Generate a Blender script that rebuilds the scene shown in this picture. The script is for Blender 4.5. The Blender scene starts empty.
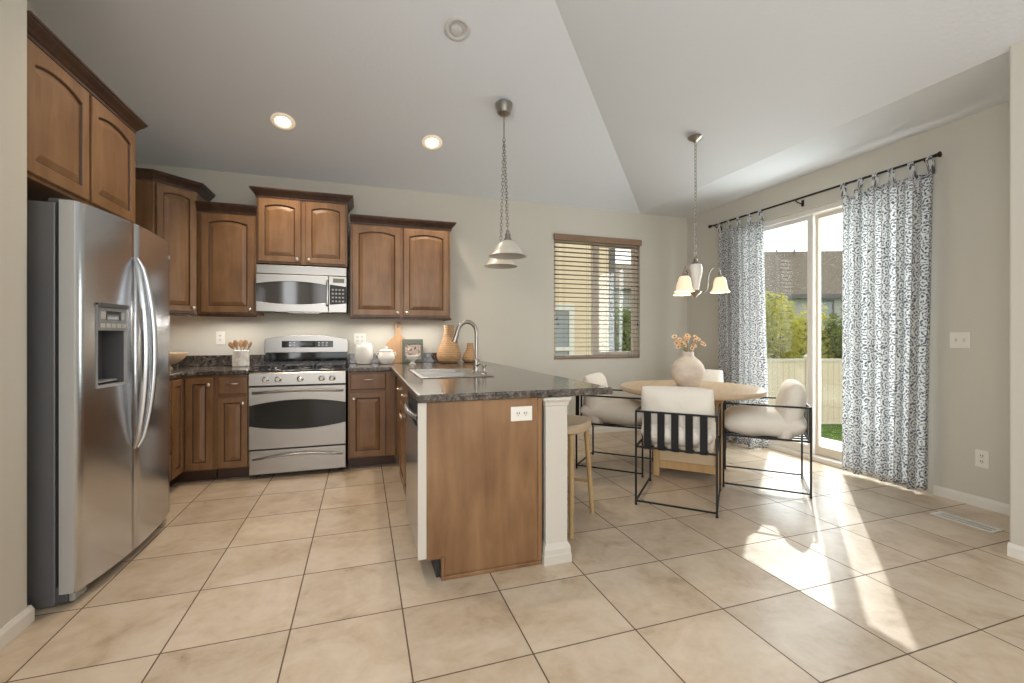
import bpy, bmesh, math, random
from mathutils import Vector, Matrix
random.seed(7)
SC = bpy.context.scene
COL = SC.collection
PI = math.pi
R = math.radians

# ------------------------------------------------------------------ camera
YAW = 0.321
CAM = Vector((1.613, -1.584, 1.197))
cd = bpy.data.cameras.new('camera'); cam = bpy.data.objects.new('camera', cd); COL.objects.link(cam)
cam.location = CAM; cam.rotation_euler = (R(90), 0, -YAW)
cd.sensor_width = 36; cd.lens = 450.4 / 1024 * 36
cd.shift_y = (336.1 - 341.5) / 1024 * -1 * -1
cd.clip_start = 0.05; cd.clip_end = 300
SC.camera = cam

# ------------------------------------------------------------------ light and exposure
SC.view_settings.view_transform = 'Standard'; SC.view_settings.look = 'None'
SC.view_settings.gamma = 1; SC.view_settings.use_curve_mapping = False
SC.view_settings.exposure = 0.0
SC.cycles.max_bounces = 10; SC.cycles.diffuse_bounces = 6; SC.cycles.glossy_bounces = 4
SC.cycles.transmission_bounces = 6; SC.cycles.transparent_max_bounces = 12
SC.cycles.sample_clamp_indirect = 6; SC.cycles.caustics_reflective = False; SC.cycles.caustics_refractive = False
W = bpy.data.worlds.new('sky'); SC.world = W; W.use_nodes = True
W.node_tree.nodes['Background'].inputs[0].default_value = (1.0, 0.99, 0.97, 1)
W.node_tree.nodes['Background'].inputs[1].default_value = 2.1

def lamp(name, kind, loc, power, color=(1, 1, 1), **kw):
    d = bpy.data.lights.new(name, kind); o = bpy.data.objects.new(name, d); COL.objects.link(o)
    o.location = loc; d.energy = power; d.color = color
    for k, v in kw.items(): setattr(d, k, v)
    return o
sun = lamp('sun', 'SUN', (12, 8, 10), 3.0, (1.0, 0.96, 0.91), angle=R(0.5))
sun.rotation_euler = Vector((-2.2, -1.87, -2.31)).to_track_quat('-Z', 'Y').to_euler()
# added fill light at an assumed window opening in the unseen rear wall
dl = lamp('rear_fill', 'AREA', (2.2, -5.25, 1.75), 62, (0.92, 0.965, 1.0), shape='RECTANGLE', size=3.6, size_y=2.3)
dl.rotation_euler = (R(90), 0, 0)
# fill light added at an invented left-wall opening, behind the camera
ll = lamp('left_fill', 'AREA', (.315, -1.95, 1.65), 72, (0.92, 0.965, 1.0), shape='RECTANGLE', size=1.6, size_y=1.8)
ll.rotation_euler = (R(90), 0, R(-90))
# daylight entering by the patio door
pl = lamp('patio_door_daylight', 'AREA', (5.95, 1.6, 1.3), 72, (0.92, 0.96, 1.0), shape='RECTANGLE', size=1.7, size_y=2.2)
pl.rotation_euler = (R(90), 0, R(90))

# ------------------------------------------------------------------ materials
def mat(name, color=(.8, .8, .8), rough=.5, metal=0.0, spec=.5, **kw):
    m = bpy.data.materials.new(name); m.use_nodes = True
    b = m.node_tree.nodes['Principled BSDF']
    b.inputs['Base Color'].default_value = (*color, 1); b.inputs['Roughness'].default_value = rough
    b.inputs['Metallic'].default_value = metal; b.inputs['Specular IOR Level'].default_value = spec
    for k, v in kw.items(): b.inputs[k].default_value = v
    return m
class N:
    def __init__(s, m): s.t = m.node_tree; s.b = s.t.nodes.get('Principled BSDF')
    def n(s, typ, **kw):
        x = s.t.nodes.new(typ)
        for k, v in kw.items(): setattr(x, k, v)
        return x
    def l(s, a, b): s.t.links.new(a, b)
    def coord(s, scale=(1, 1, 1), which='Object', rot=(0, 0, 0)):
        c = s.n('ShaderNodeTexCoord'); mp = s.n('ShaderNodeMapping')
        mp.inputs['Scale'].default_value = scale; mp.inputs['Rotation'].default_value = rot
        s.l(c.outputs[which], mp.inputs[0]); return mp.outputs[0]
    def noise(s, v, scale, detail=4, rough=.55, dist=0):
        x = s.n('ShaderNodeTexNoise'); x.inputs['Scale'].default_value = scale; x.inputs['Detail'].default_value = detail
        x.inputs['Roughness'].default_value = rough; x.inputs['Distortion'].default_value = dist
        s.l(v, x.inputs['Vector']); return x.outputs['Fac']
    def ramp(s, f, stops):
        x = s.n('ShaderNodeValToRGB'); e = x.color_ramp.elements
        while len(e) < len(stops): e.new(.5)
        for i, (p, c) in enumerate(stops): e[i].position = p; e[i].color = (*c, 1)
        s.l(f, x.inputs[0]); return x.outputs[0]
    def math(s, op, a, b=None, c=None):
        x = s.n('ShaderNodeMath', operation=op)
        for i, v in enumerate((a, b, c)):
            if v is None: continue
            if hasattr(v, 'node'): s.l(v, x.inputs[i])
            else: x.inputs[i].default_value = v
        return x.outputs[0]
    def mix(s, f, a, b, typ='MIX'):
        x = s.n('ShaderNodeMix', data_type='RGBA', blend_type=typ)
        for sock, v in ((x.inputs[0], f), (x.inputs[6], a), (x.inputs[7], b)):
            if hasattr(v, 'node'): s.l(v, sock)
            elif isinstance(v, (int, float)): sock.default_value = v
            else: sock.default_value = (*v, 1)
        return x.outputs[2]
    def bump(s, h, strength=.2, dist=.01):
        x = s.n('ShaderNodeBump'); x.inputs['Strength'].default_value = strength; x.inputs['Distance'].default_value = dist
        s.l(h, x.inputs['Height']); s.l(x.outputs[0], s.b.inputs['Normal'])
    def base(s, c): s.l(c, s.b.inputs['Base Color'])

def paint(name, color, rough=.6, bump=.12, scale=90):
    m = mat(name, color, rough, spec=.3); k = N(m); v = k.coord()
    k.bump(k.noise(v, scale, 3), bump, .004); return m
def wood(name, c0, c1, c2, rough=.38, grain=(16, 16, 1.3), blotch=2.0):
    m = mat(name, c1, rough); k = N(m); v = k.coord(grain)
    g = k.noise(v, 1.6, 7, .62, .5); b = k.noise(k.coord((blotch, blotch, blotch * .6)), 1.0, 3)
    f = k.math('ADD', k.math('MULTIPLY', g, .48), k.math('MULTIPLY', b, .52))
    k.base(k.ramp(f, [(.37, c0), (.5, c1), (.63, c2)]))
    k.bump(g, .06, .003); return m

M = {}
M['wall'] = paint('wall_paint', (.59, .56, .49), .65)
M['ceiling'] = paint('ceiling_paint', (.735, .755, .785), .8, .35, 38)
M['trim'] = mat('white_trim', (.75, .72, .66), .4)
M['white_paint'] = mat('white_post_paint', (.58, .54, .48), .45)
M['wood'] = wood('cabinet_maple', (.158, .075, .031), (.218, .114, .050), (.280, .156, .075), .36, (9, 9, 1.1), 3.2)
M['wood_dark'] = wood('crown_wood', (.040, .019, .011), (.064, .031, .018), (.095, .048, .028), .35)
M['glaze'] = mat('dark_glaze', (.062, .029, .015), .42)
M['cab_in'] = mat('cabinet_shadow_wood', (.06, .03, .016), .6)
M['knob'] = mat('satin_nickel', (.72, .68, .62), .3, 1)
M['nickel'] = mat('brushed_nickel', (.36, .33, .295), .30, 1)
M['chrome'] = mat('chrome', (.8, .8, .8), .12, 1)
def steel(name, c, r, axis):
    m = mat(name, c, r, 1); k = N(m); v = k.coord(axis); n = k.noise(v, 3, 3)
    rr = k.n('ShaderNodeMapRange'); k.l(n, rr.inputs[0]); rr.inputs[3].default_value = r - .02; rr.inputs[4].default_value = r + .03
    k.l(rr.outputs[0], k.b.inputs['Roughness']); return m
M['steel'] = steel('stainless_steel', (.60, .615, .64), .25, (1, 1, 60))
M['steel2'] = steel('range_steel', (.375, .355, .33), .30, (1, 1, 60))
M['fridge_side'] = mat('fridge_grey_side', (.17, .17, .175), .42, .3)
M['door_edge'] = mat('light_grey_edge', (.52, .52, .515), .38, .3)
M['black'] = mat('black_enamel', (.012, .012, .013), .16)
M['black_matte'] = mat('black_plastic', (.02, .02, .021), .5)
M['iron'] = mat('cast_iron', (.06, .06, .062), .3, .6)
M['black_glass'] = mat('black_glass', (.012, .012, .012), .05, 0, .4)
M['mw_glass'] = mat('microwave_glass', (.05, .045, .04), .06, 0, .6)
M['frame_black'] = mat('black_iron_frame', (.008, .0075, .0075), .45, 0, .35)
M['leather'] = mat('black_leather', (.011, .0105, .0105), .6, 0, .25)
M['dark_grey'] = mat('dark_grey_plastic', (.09, .09, .095), .4)
M['mid_grey'] = mat('grey_plastic', (.32, .32, .32), .4)
M['lcd'] = mat('dark_lcd', (.02, .025, .03), .1)
M['lcd_green'] = mat('olive_lcd', (.13, .12, .07), .2)
M['white_button'] = mat('pale_button', (.55, .54, .5), .5)
M['plastic'] = mat('white_plastic', (.78, .75, .69), .35)
M['ceramic'] = mat('white_ceramic', (.80, .77, .71), .22)
M['slot'] = mat('outlet_slot', (.05, .045, .04), .5)
M['oak'] = wood('light_oak', (.50, .37, .24), (.57, .43, .29), (.63, .50, .36), .40, (2.0, 22, 22), 1.2)
M['oak_leg'] = wood('oak_leg', (.44, .29, .13), (.52, .355, .17), (.60, .43, .23), .45, (20, 20, 1.4))
M['oak_base'] = wood('honey_oak', (.46, .27, .11), (.54, .335, .15), (.60, .40, .20), .45, (20, 20, 1.4))
M['board'] = wood('cutting_board_wood', (.36, .20, .095), (.43, .255, .13), (.50, .32, .18), .5, (14, 14, 1.2))
M['bowl_wood'] = wood('bowl_wood', (.58, .38, .22), (.66, .46, .29), (.72, .54, .36), .5, (3, 3, 14))
M['rod'] = mat('bronze_rod', (.025, .018, .016), .4, .6)
M['blind'] = wood('blind_wood', (.20, .115, .065), (.25, .15, .09), (.30, .19, .12), .45, (1.5, 20, 20))
M['vinyl'] = mat('vinyl_frame', (.62, .55, .45), .4)
M['vinyl_white'] = mat('white_vinyl', (.74, .71, .66), .4)

# floor tiles
S = 0.445
m = M['floor'] = mat('stone_tile', (.5, .4, .3), .3); k = N(m)
v = k.coord()
sep = k.n('ShaderNodeSeparateXYZ'); k.l(v, sep.inputs[0])
tx = k.math('DIVIDE', sep.outputs[0], S); ty = k.math('DIVIDE', sep.outputs[1], S)
def edge(t):
    f = k.math('FRACT', t); return k.math('ABSOLUTE', k.math('SUBTRACT', f, .5))
grout = k.math('GREATER_THAN', k.math('MAXIMUM', edge(tx), edge(ty)), .5 - .0030 / S)
cmb = k.n('ShaderNodeCombineXYZ'); k.l(k.math('FLOOR', tx), cmb.inputs[0]); k.l(k.math('FLOOR', ty), cmb.inputs[1])
wn = k.n('ShaderNodeTexWhiteNoise'); wn.noise_dimensions = '3D'; k.l(cmb.outputs[0], wn.inputs['Vector'])
off = k.n('ShaderNodeVectorMath', operation='MULTIPLY_ADD'); k.l(wn.outputs['Color'], off.inputs[0])
off.inputs[1].default_value = (7, 7, 7); k.l(v, off.inputs[2])
n1 = k.noise(off.outputs[0], 3.2, 9, .62, .7); n2 = k.noise(off.outputs[0], 14, 6, .6, .4)
f = k.math('ADD', k.math('MULTIPLY', n1, .7), k.math('MULTIPLY', n2, .3))
c = k.ramp(f, [(.34, (.40, .30, .20)), (.45, (.525, .415, .30)), (.56, (.595, .49, .375)), (.70, (.65, .555, .445))])
hue = k.n('ShaderNodeHueSaturation'); k.l(c, hue.inputs['Color'])
vr = k.n('ShaderNodeMapRange'); k.l(wn.outputs['Value'], vr.inputs[0]); vr.inputs[3].default_value = .93; vr.inputs[4].default_value = 1.05
k.l(vr.outputs[0], hue.inputs['Value'])
k.base(k.mix(grout, hue.outputs[0], (.115, .075, .045)))
rr = k.n('ShaderNodeMapRange'); k.l(n2, rr.inputs[0]); rr.inputs[3].default_value = .22; rr.inputs[4].default_value = .42
k.l(k.math('MAXIMUM', rr.outputs[0], k.math('MULTIPLY', grout, .8)), k.b.inputs['Roughness'])
k.bump(k.math('SUBTRACT', k.math('MULTIPLY', n1, .25), grout), .25, .003)

# speckled counter
m = M['counter'] = mat('granite_laminate', (.1, .09, .08), .13, 0, 1.0); k = N(m); v = k.coord()
a = k.noise(v, 34, 6, .7, .6); b = k.noise(v, 150, 3, .6)
c1 = k.ramp(a, [(.36, (.018, .015, .013)), (.5, (.065, .052, .043)), (.6, (.15, .125, .105)), (.72, (.26, .225, .19))])
k.base(k.mix(k.math('MULTIPLY', k.math('GREATER_THAN', b, .62), .55), c1, (.26, .24, .215)))

# marble crock
m = M['marble'] = mat('marble_glaze', (.75, .71, .65), .3); k = N(m); v = k.coord()
k.base(k.ramp(k.noise(v, 22, 5, .6, 1.2), [(.35, (.58, .52, .44)), (.5, (.74, .70, .64)), (.7, (.80, .77, .72))]))
# woven seagrass
m = M['woven'] = mat('woven_seagrass', (.5, .3, .15), .7); k = N(m)
w = k.n('ShaderNodeTexWave'); w.bands_direction = 'Z'; w.inputs['Scale'].default_value = 17; w.inputs['Distortion'].default_value = 4
w.inputs['Detail Scale'].default_value = 6; k.l(k.coord(), w.inputs['Vector'])
nn = k.noise(k.coord(), 40, 4)
k.base(k.mix(k.math('MULTIPLY', nn, .45), k.ramp(w.outputs['Fac'], [(.2, (.34, .19, .085)), (.7, (.54, .34, .18))]), (.48, .30, .16)))
k.bump(w.outputs['Fac'], .6, .004)
# cane panel
m = M['cane'] = mat('cane_weave', (.7, .58, .42), .6); k = N(m)
ck = k.n('ShaderNodeTexChecker'); ck.inputs['Scale'].default_value = 110; k.l(k.coord(), ck.inputs[0])
ck.inputs[1].default_value = (.72, .57, .38, 1); ck.inputs[2].default_value = (.58, .43, .26, 1); k.base(ck.outputs[0])
# linen
m = M['linen'] = mat('cream_linen', (.76, .71, .63), .85, spec=.15); k = N(m); v = k.coord()
k.b.inputs['Sheen Weight'].default_value = .15
k.bump(k.math('ADD', k.noise(v, 9, 4, .5, .8), k.math('MULTIPLY', k.noise(v, 160, 2), .15)), .35, .02)
# stoneware vase
m = M['stoneware'] = mat('cream_stoneware', (.66, .59, .51), .7, spec=.2); k = N(m); v = k.coord((1, 1, 2.2))
k.base(k.ramp(k.noise(v, 7, 5, .6), [(.35, (.58, .51, .43)), (.6, (.70, .63, .55))])); k.bump(k.noise(v, 30, 4), .3, .006)
# frosted lamp glass
def lampglass(name, col, em, strength):
    m = mat(name, col, .35); b = m.node_tree.nodes['Principled BSDF']
    b.inputs['Emission Color'].default_value = (*em, 1); b.inputs['Emission Strength'].default_value = strength
    return m
M['alabaster_off'] = mat('frosted_glass_unlit', (.62, .585, .52), .35); M['alabaster_off'].node_tree.nodes['Principled BSDF'].inputs['Subsurface Weight'].default_value = .0
M['shade_lit'] = lampglass('lit_shade_glass', (.8, .68, .52), (1.0, .74, .46), .62)
M['bulb'] = lampglass('lit_bulb', (1, 1, 1), (1.0, .86, .66), 9)
M['can_lit'] = lampglass('lit_reflector', (.85, .75, .6), (1.0, .78, .55), .35)
M['white_metal'] = mat('white_metal', (.62, .61, .60), .4)
M['grey_eye'] = mat('grey_lens', (.50, .49, .48), .45)
# window glass: clear with a faint mirror reflection
m = M['glass'] = bpy.data.materials.new('window_glass'); m.use_nodes = True; t = m.node_tree; t.nodes.clear()
o_ = t.nodes.new('ShaderNodeOutputMaterial'); mx = t.nodes.new('ShaderNodeMixShader'); tr = t.nodes.new('ShaderNodeBsdfTransparent')
gl = t.nodes.new('ShaderNodeBsdfGlossy'); gl.inputs['Roughness'].default_value = .02; tr.inputs[0].default_value = (.95, .97, .96, 1)
mx.inputs[0].default_value = .05; t.links.new(tr.outputs[0], mx.inputs[1]); t.links.new(gl.outputs[0], mx.inputs[2]); t.links.new(mx.outputs[0], o_.inputs[0])
# printed curtain voile
m = M['curtain'] = mat('scroll_print_voile', (.8, .8, .8), .8, spec=.1); k = N(m)
v = k.coord((1, 1, 1), 'UV')
dn = k.n('ShaderNodeTexNoise'); dn.inputs['Scale'].default_value = 26; dn.inputs['Detail'].default_value = 2; k.l(v, dn.inputs['Vector'])
dv = k.n('ShaderNodeVectorMath', operation='MULTIPLY_ADD'); k.l(dn.outputs['Color'], dv.inputs[0]); dv.inputs[1].default_value = (.034, .034, .034); k.l(v, dv.inputs[2])
vo = k.n('ShaderNodeTexVoronoi'); vo.inputs['Scale'].default_value = 14; vo.inputs['Randomness'].default_value = .55; vo.voronoi_dimensions = '2D'; k.l(dv.outputs[0], vo.inputs['Vector'])
ring = k.math('SINE', k.math('MULTIPLY', vo.outputs['Distance'], 21))
vo2 = k.n('ShaderNodeTexVoronoi'); vo2.inputs['Scale'].default_value = 44; vo2.voronoi_dimensions = '2D'; k.l(dv.outputs[0], vo2.inputs['Vector'])
dots = k.math('SINE', k.math('MULTIPLY', vo2.outputs['Distance'], 10))
pat = k.math('ADD', k.math('MULTIPLY', ring, .62), k.math('MULTIPLY', dots, .5))
c = k.ramp(k.math('MULTIPLY_ADD', pat, .5, .5), [(.48, (.82, .82, .81)), (.57, (.55, .56, .58)), (.66, (.16, .175, .21))])
t = m.node_tree; out = t.nodes['Material Output']
df = t.nodes.new('ShaderNodeBsdfDiffuse'); tl = t.nodes.new('ShaderNodeBsdfTranslucent'); mx = t.nodes.new('ShaderNodeMixShader')
t.links.new(c, df.inputs[0]); t.links.new(c, tl.inputs[0]); mx.inputs[0].default_value = .5
t.links.new(df.outputs[0], mx.inputs[1]); t.links.new(tl.outputs[0], mx.inputs[2]); t.links.new(mx.outputs[0], out.inputs[0])
t.nodes.remove(k.b)
# outside
def mottled(name, c0, c1, scale, rough=.9):
    m = mat(name, c0, rough, spec=.1); k = N(m); k.base(k.ramp(k.noise(k.coord(), scale, 5), [(.35, c0), (.65, c1)])); return m
M['lawn'] = mottled('lawn', (.05, .10, .018), (.12, .20, .04), 5)
def leaves(name, c0, c1):
    m = mottled(name, c0, c1, 3); t = m.node_tree; b = t.nodes['Principled BSDF']; tl = t.nodes.new('ShaderNodeBsdfTranslucent'); mx = t.nodes.new('ShaderNodeMixShader')
    src = b.inputs['Base Color'].links[0].from_socket; t.links.new(src, tl.inputs[0]); mx.inputs[0].default_value = .5
    t.links.new(b.outputs[0], mx.inputs[1]); t.links.new(tl.outputs[0], mx.inputs[2]); t.links.new(mx.outputs[0], t.nodes['Material Output'].inputs[0]); return m
M['leaf_bright'] = leaves('bright_leaves', (.38, .40, .07), (.62, .56, .13))
M['leaf_dark'] = leaves('dark_leaves', (.10, .15, .03), (.22, .27, .06))
M['bark'] = mottled('bark', (.10, .07, .05), (.18, .13, .09), 12)
def siding(name, c, sc, d='Z'):
    m = mat(name, c, .7, spec=.2); k = N(m); w = k.n('ShaderNodeTexWave'); w.wave_profile = 'SAW'; w.bands_direction = d
    w.inputs['Scale'].default_value = sc; k.l(k.coord(), w.inputs['Vector'])
    k.base(k.mix(k.math('GREATER_THAN', w.outputs['Fac'], .9), c, tuple(x * .72 for x in c))); return m
M['siding_tan'] = siding('tan_siding', (.74, .60, .44), 1.6)
M['siding_grey'] = siding('grey_siding', (.42, .41, .40), 1.4)
M['fence'] = siding('tan_vinyl_boards', (.72, .60, .46), 2.1, 'X')
M['roof'] = mottled('brown_shingles', (.125, .105, .082), (.185, .155, .125), 6)
M['ext_glass'] = mat('house_window_glass', (.22, .25, .27), .1, 0, .8)
M['picture'] = mat('abstract_print', (.5, .4, .3), .5); k = N(M['picture'])
k.base(k.ramp(k.noise(k.coord(), 30, 2), [(.36, (.06, .04, .035)), (.47, (.42, .36, .30)), (.55, (.26, .15, .11)), (.66, (.55, .5, .45))]))
M['green_frame'] = mat('grey_green_frame', (.085, .095, .072), .5)
M['petal'] = mat('peach_petals', (.78, .56, .35), .7); M['petal2'] = mat('cream_petals', (.80, .66, .48), .7)
M['flower_eye'] = mat('brown_flower_centre', (.36, .17, .06), .8); M['stem'] = mat('dry_stem', (.28, .24, .12), .8)

# ------------------------------------------------------------------ mesh helpers
class MB:
    def __init__(s): s.v = []; s.f = []; s.mi = []; s.uv = None; s.m = 0
    def add(s, vs, fs):
        o = len(s.v); s.v += [tuple(p) for p in vs]
        for f in fs: s.f.append(tuple(i + o for i in f)); s.mi.append(s.m)
        return s
    def box(s, x0, x1, y0, y1, z0, z1):
        x0, x1 = sorted((x0, x1)); y0, y1 = sorted((y0, y1)); z0, z1 = sorted((z0, z1))
        return s.add([(x0, y0, z0), (x1, y0, z0), (x1, y1, z0), (x0, y1, z0), (x0, y0, z1), (x1, y0, z1), (x1, y1, z1), (x0, y1, z1)],
              [(3, 2, 1, 0), (4, 5, 6, 7), (0, 1, 5, 4), (1, 2, 6, 5), (2, 3, 7, 6), (3, 0, 4, 7)])
    def prism(s, poly, z0, z1, axis='z'):
        n = len(poly)
        f3 = {'z': lambda p, h: (p[0], p[1], h), 'y': lambda p, h: (p[0], h, p[1]), 'x': lambda p, h: (h, p[0], p[1])}[axis]
        vs = [f3(p, z0) for p in poly] + [f3(p, z1) for p in poly]
        return s.add(vs, [tuple(range(n - 1, -1, -1)), tuple(range(n, 2 * n))] + [(i, (i + 1) % n, n + (i + 1) % n, n + i) for i in range(n)])
    def loops(s, loops, cap0=True, cap1=True, closed=True):
        n = len(loops[0]); vs = [p for L in loops for p in L]; fs = []
        for a in range(len(loops) - 1):
            for i in range(n if closed else n - 1):
                j = (i + 1) % n; fs.append((a * n + i, a * n + j, (a + 1) * n + j, (a + 1) * n + i))
        if cap0: fs.append(tuple(range(n - 1, -1, -1)))
        if cap1: fs.append(tuple(range((len(loops) - 1) * n, len(loops) * n)))
        return s.add(vs, fs)
    def lathe(s, prof, n=24, c=(0, 0, 0), cap0=True, cap1=True):
        L = [[(c[0] + r * math.cos(2 * PI * i / n), c[1] + r * math.sin(2 * PI * i / n), c[2] + z) for i in range(n)] for r, z in prof]
        return s.loops(L, cap0, cap1)
    def tube(s, pts, r, n=8, sx=1.0, closed=False, cap=True):
        pts = [Vector(p) for p in pts]; L = []; up = None; m = len(pts)
        for i, p in enumerate(pts):
            if closed: d = pts[(i + 1) % m] - pts[i - 1]
            else: d = pts[min(i + 1, m - 1)] - pts[max(i - 1, 0)]
            d.normalize()
            if up is None:
                up = Vector((0, 0, 1)) if abs(d.z) < .9 else Vector((1, 0, 0))
            a = d.cross(up)
            if a.length < 1e-6: a = d.orthogonal()
            a.normalize(); up = a.cross(d).normalized()
            rr = r[i] if isinstance(r, (list, tuple)) else r
            L.append([p + a * (math.cos(2 * PI * q / n) * rr * sx) + up * (math.sin(2 * PI * q / n) * rr) for q in range(n)])
        if closed: L.append(L[0]); return s.loops(L, False, False)
        return s.loops(L, cap, cap)
    def bar(s, p, q, w, h=None):
        """square bar from p to q"""
        h = h or w; p = Vector(p); q = Vector(q); d = (q - p).normalized()
        up = Vector((0, 0, 1)) if abs(d.z) < .95 else Vector((0, 1, 0))
        a = d.cross(up).normalized() * w / 2; b = a.cross(d).normalized() * h / 2
        return s.loops([[e - a - b, e + a - b, e + a + b, e - a + b] for e in (p, q)])
    def ball(s, c, r, n=12, rz=None):
        rz = rz or r; k = max(4, n // 2)
        return s.lathe([(max(r * math.sin(PI * i / k), 1e-4), -rz * math.cos(PI * i / k)) for i in range(k + 1)], n, c)
    def slab(s, xs, ys, inside, z0, z1):
        nx, ny = len(xs) - 1, len(ys) - 1
        I = [[inside((xs[i] + xs[i + 1]) / 2, (ys[j] + ys[j + 1]) / 2) for j in range(ny)] for i in range(nx)]
        idx = {}; vs = []; fs = []
        def V(i, j, t):
            if (i, j, t) not in idx: idx[(i, j, t)] = len(vs); vs.append((xs[i], ys[j], z1 if t else z0))
            return idx[(i, j, t)]
        g = lambda i, j: 0 <= i < nx and 0 <= j < ny and I[i][j]
        for i in range(nx):
            for j in range(ny):
                if not I[i][j]: continue
                fs.append((V(i, j, 1), V(i + 1, j, 1), V(i + 1, j + 1, 1), V(i, j + 1, 1)))
                fs.append((V(i, j + 1, 0), V(i + 1, j + 1, 0), V(i + 1, j, 0), V(i, j, 0)))
                if not g(i, j - 1): fs.append((V(i, j, 0), V(i + 1, j, 0), V(i + 1, j, 1), V(i, j, 1)))
                if not g(i + 1, j): fs.append((V(i + 1, j, 0), V(i + 1, j + 1, 0), V(i + 1, j + 1, 1), V(i + 1, j, 1)))
                if not g(i, j + 1): fs.append((V(i + 1, j + 1, 0), V(i, j + 1, 0), V(i, j + 1, 1), V(i + 1, j + 1, 1)))
                if not g(i - 1, j): fs.append((V(i, j + 1, 0), V(i, j, 0), V(i, j, 1), V(i, j + 1, 1)))
        return s.add(vs, fs)
    def xf(s, mtx):
        s.v = [tuple(mtx @ Vector(p)) for p in s.v]; return s
    def build(s, name, material, parent=None, bevel=0, smooth=None, loc=None, seg=2, angle=35, subsurf=0):
        me = bpy.data.meshes.new(name); me.from_pydata(s.v, [], s.f)
        mats = material if isinstance(material, (list, tuple)) else [material]
        for q in mats: me.materials.append(M[q] if isinstance(q, str) else q)
        for p, q in zip(me.polygons, s.mi): p.material_index = q
        if s.uv:
            u = me.uv_layers.new(name='uv')
            for lp in me.loops: u.data[lp.index].uv = s.uv[lp.vertex_index]
        bm = bmesh.new(); bm.from_mesh(me); bmesh.ops.recalc_face_normals(bm, faces=bm.faces); bm.to_mesh(me); bm.free()
        o = bpy.data.objects.new(name, me); COL.objects.link(o)
        if parent is not None: o.parent = parent
        if loc is not None: o.location = loc
        if bevel:
            b = o.modifiers.new('bevel', 'BEVEL'); b.width = bevel; b.segments = seg; b.limit_method = 'ANGLE'; b.angle_limit = R(40)
        if subsurf:
            b = o.modifiers.new('sub', 'SUBSURF'); b.levels = subsurf; b.render_levels = subsurf
        if smooth or subsurf: 
            for p in me.polygons: p.use_smooth = True
            if not subsurf:
                me.set_sharp_from_angle(angle=R(angle))
        return o

def tag(o, label, cat, group=None, kind=None):
    o['label'] = label; o['category'] = cat
    if group: o['group'] = group
    if kind: o['kind'] = kind
    return o
def thing(name, label, cat, loc=(0, 0, 0), rz=0, group=None):
    o = bpy.data.objects.new(name, None); COL.objects.link(o); o.empty_display_size = .1
    o.location = loc; o.rotation_euler = (0, 0, rz)
    return tag(o, label, cat, group)
def struct(name, mb, m, parent=None, **kw):
    o = mb.build(name, m, parent, **kw)
    if parent is None: o['kind'] = 'structure'
    return o
def copy_tree(o, parent=None):
    c = o.copy(); COL.objects.link(c)
    if parent is not None: c.parent = parent
    for ch in list(o.children): copy_tree(ch, c)
    return c

# ------------------------------------------------------------------ room shell
XL, YB, XR = -.325, 3.37, 5.718          # kitchen left wall, back wall, dining right wall
NX0, NX1, NY0, NY1 = .292, 4.963, .835, -.105   # nearer side walls and where they end
YR = -5.4; ZE = 2.768; XH = 4.995; ZT = 3.9; TH = .14
T_ = (ZT - ZE) * 3
struct('floor', MB().box(XL - .1, XR + TH, YR, YB + TH, -.12, 0), 'floor')
# back wall with window opening
WX0, WX1, WZ0, WZ1 = 3.79, 4.985, .915, 2.40
b = MB(); b.box(XL - .1, WX0, YB, YB + TH, 0, ZE + .1); b.box(WX1, XR + TH, YB, YB + TH, 0, ZE + .1)
b.box(WX0, WX1, YB, YB + TH, 0, WZ0); b.box(WX0, WX1, YB, YB + TH, WZ1, ZE + .1)
struct('wall_back', b, 'wall')
DY0, DY1, DZ = .70, 2.49, 2.43
b = MB(); b.box(XR, XR + TH, NY1, DY0, 0, ZE + .1); b.box(XR, XR + TH, DY1, YB, 0, ZE + .1); b.box(XR, XR + TH, DY0, DY1, DZ, ZE + .1)
struct('wall_right', b, 'wall')
struct('wall_left', MB().box(XL - .1, XL, NY0 - .12, YB, 0, 4.2), 'wall')
b = MB(); b.box(NX0 - .12, NX0, YR, -2.8, 0, 4.2); b.box(NX0 - .12, NX0, -1.1, NY0, 0, 4.2); b.box(NX0 - .12, NX0, -2.8, -1.1, 0, .7); b.box(NX0 - .12, NX0, -2.8, -1.1, 2.6, 4.2); b.box(XL, NX0 - .12, NY0 - .12, NY0, 0, 4.2)  # opening invented for the fill light on this side
struct('wall_near_left', b, 'wall', bevel=.012, seg=3)
b = MB(); b.box(NX1, NX1 + .13, YR, NY1, 0, ZE + .05); b.box(NX1 + .13, XR + TH, NY1 - .13, NY1, 0, ZE + .05)
struct('wall_near_right', b, 'wall', bevel=.012, seg=3)
b = MB(); b.box(XL, .5, YR - .12, YR, 0, 4.2); b.box(3.9, XR, YR - .12, YR, 0, 4.2); b.box(.5, 3.9, YR - .12, YR, 0, .6); b.box(.5, 3.9, YR - .12, YR, 2.9, 4.2)
struct('wall_rear', b, 'wall')
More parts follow.
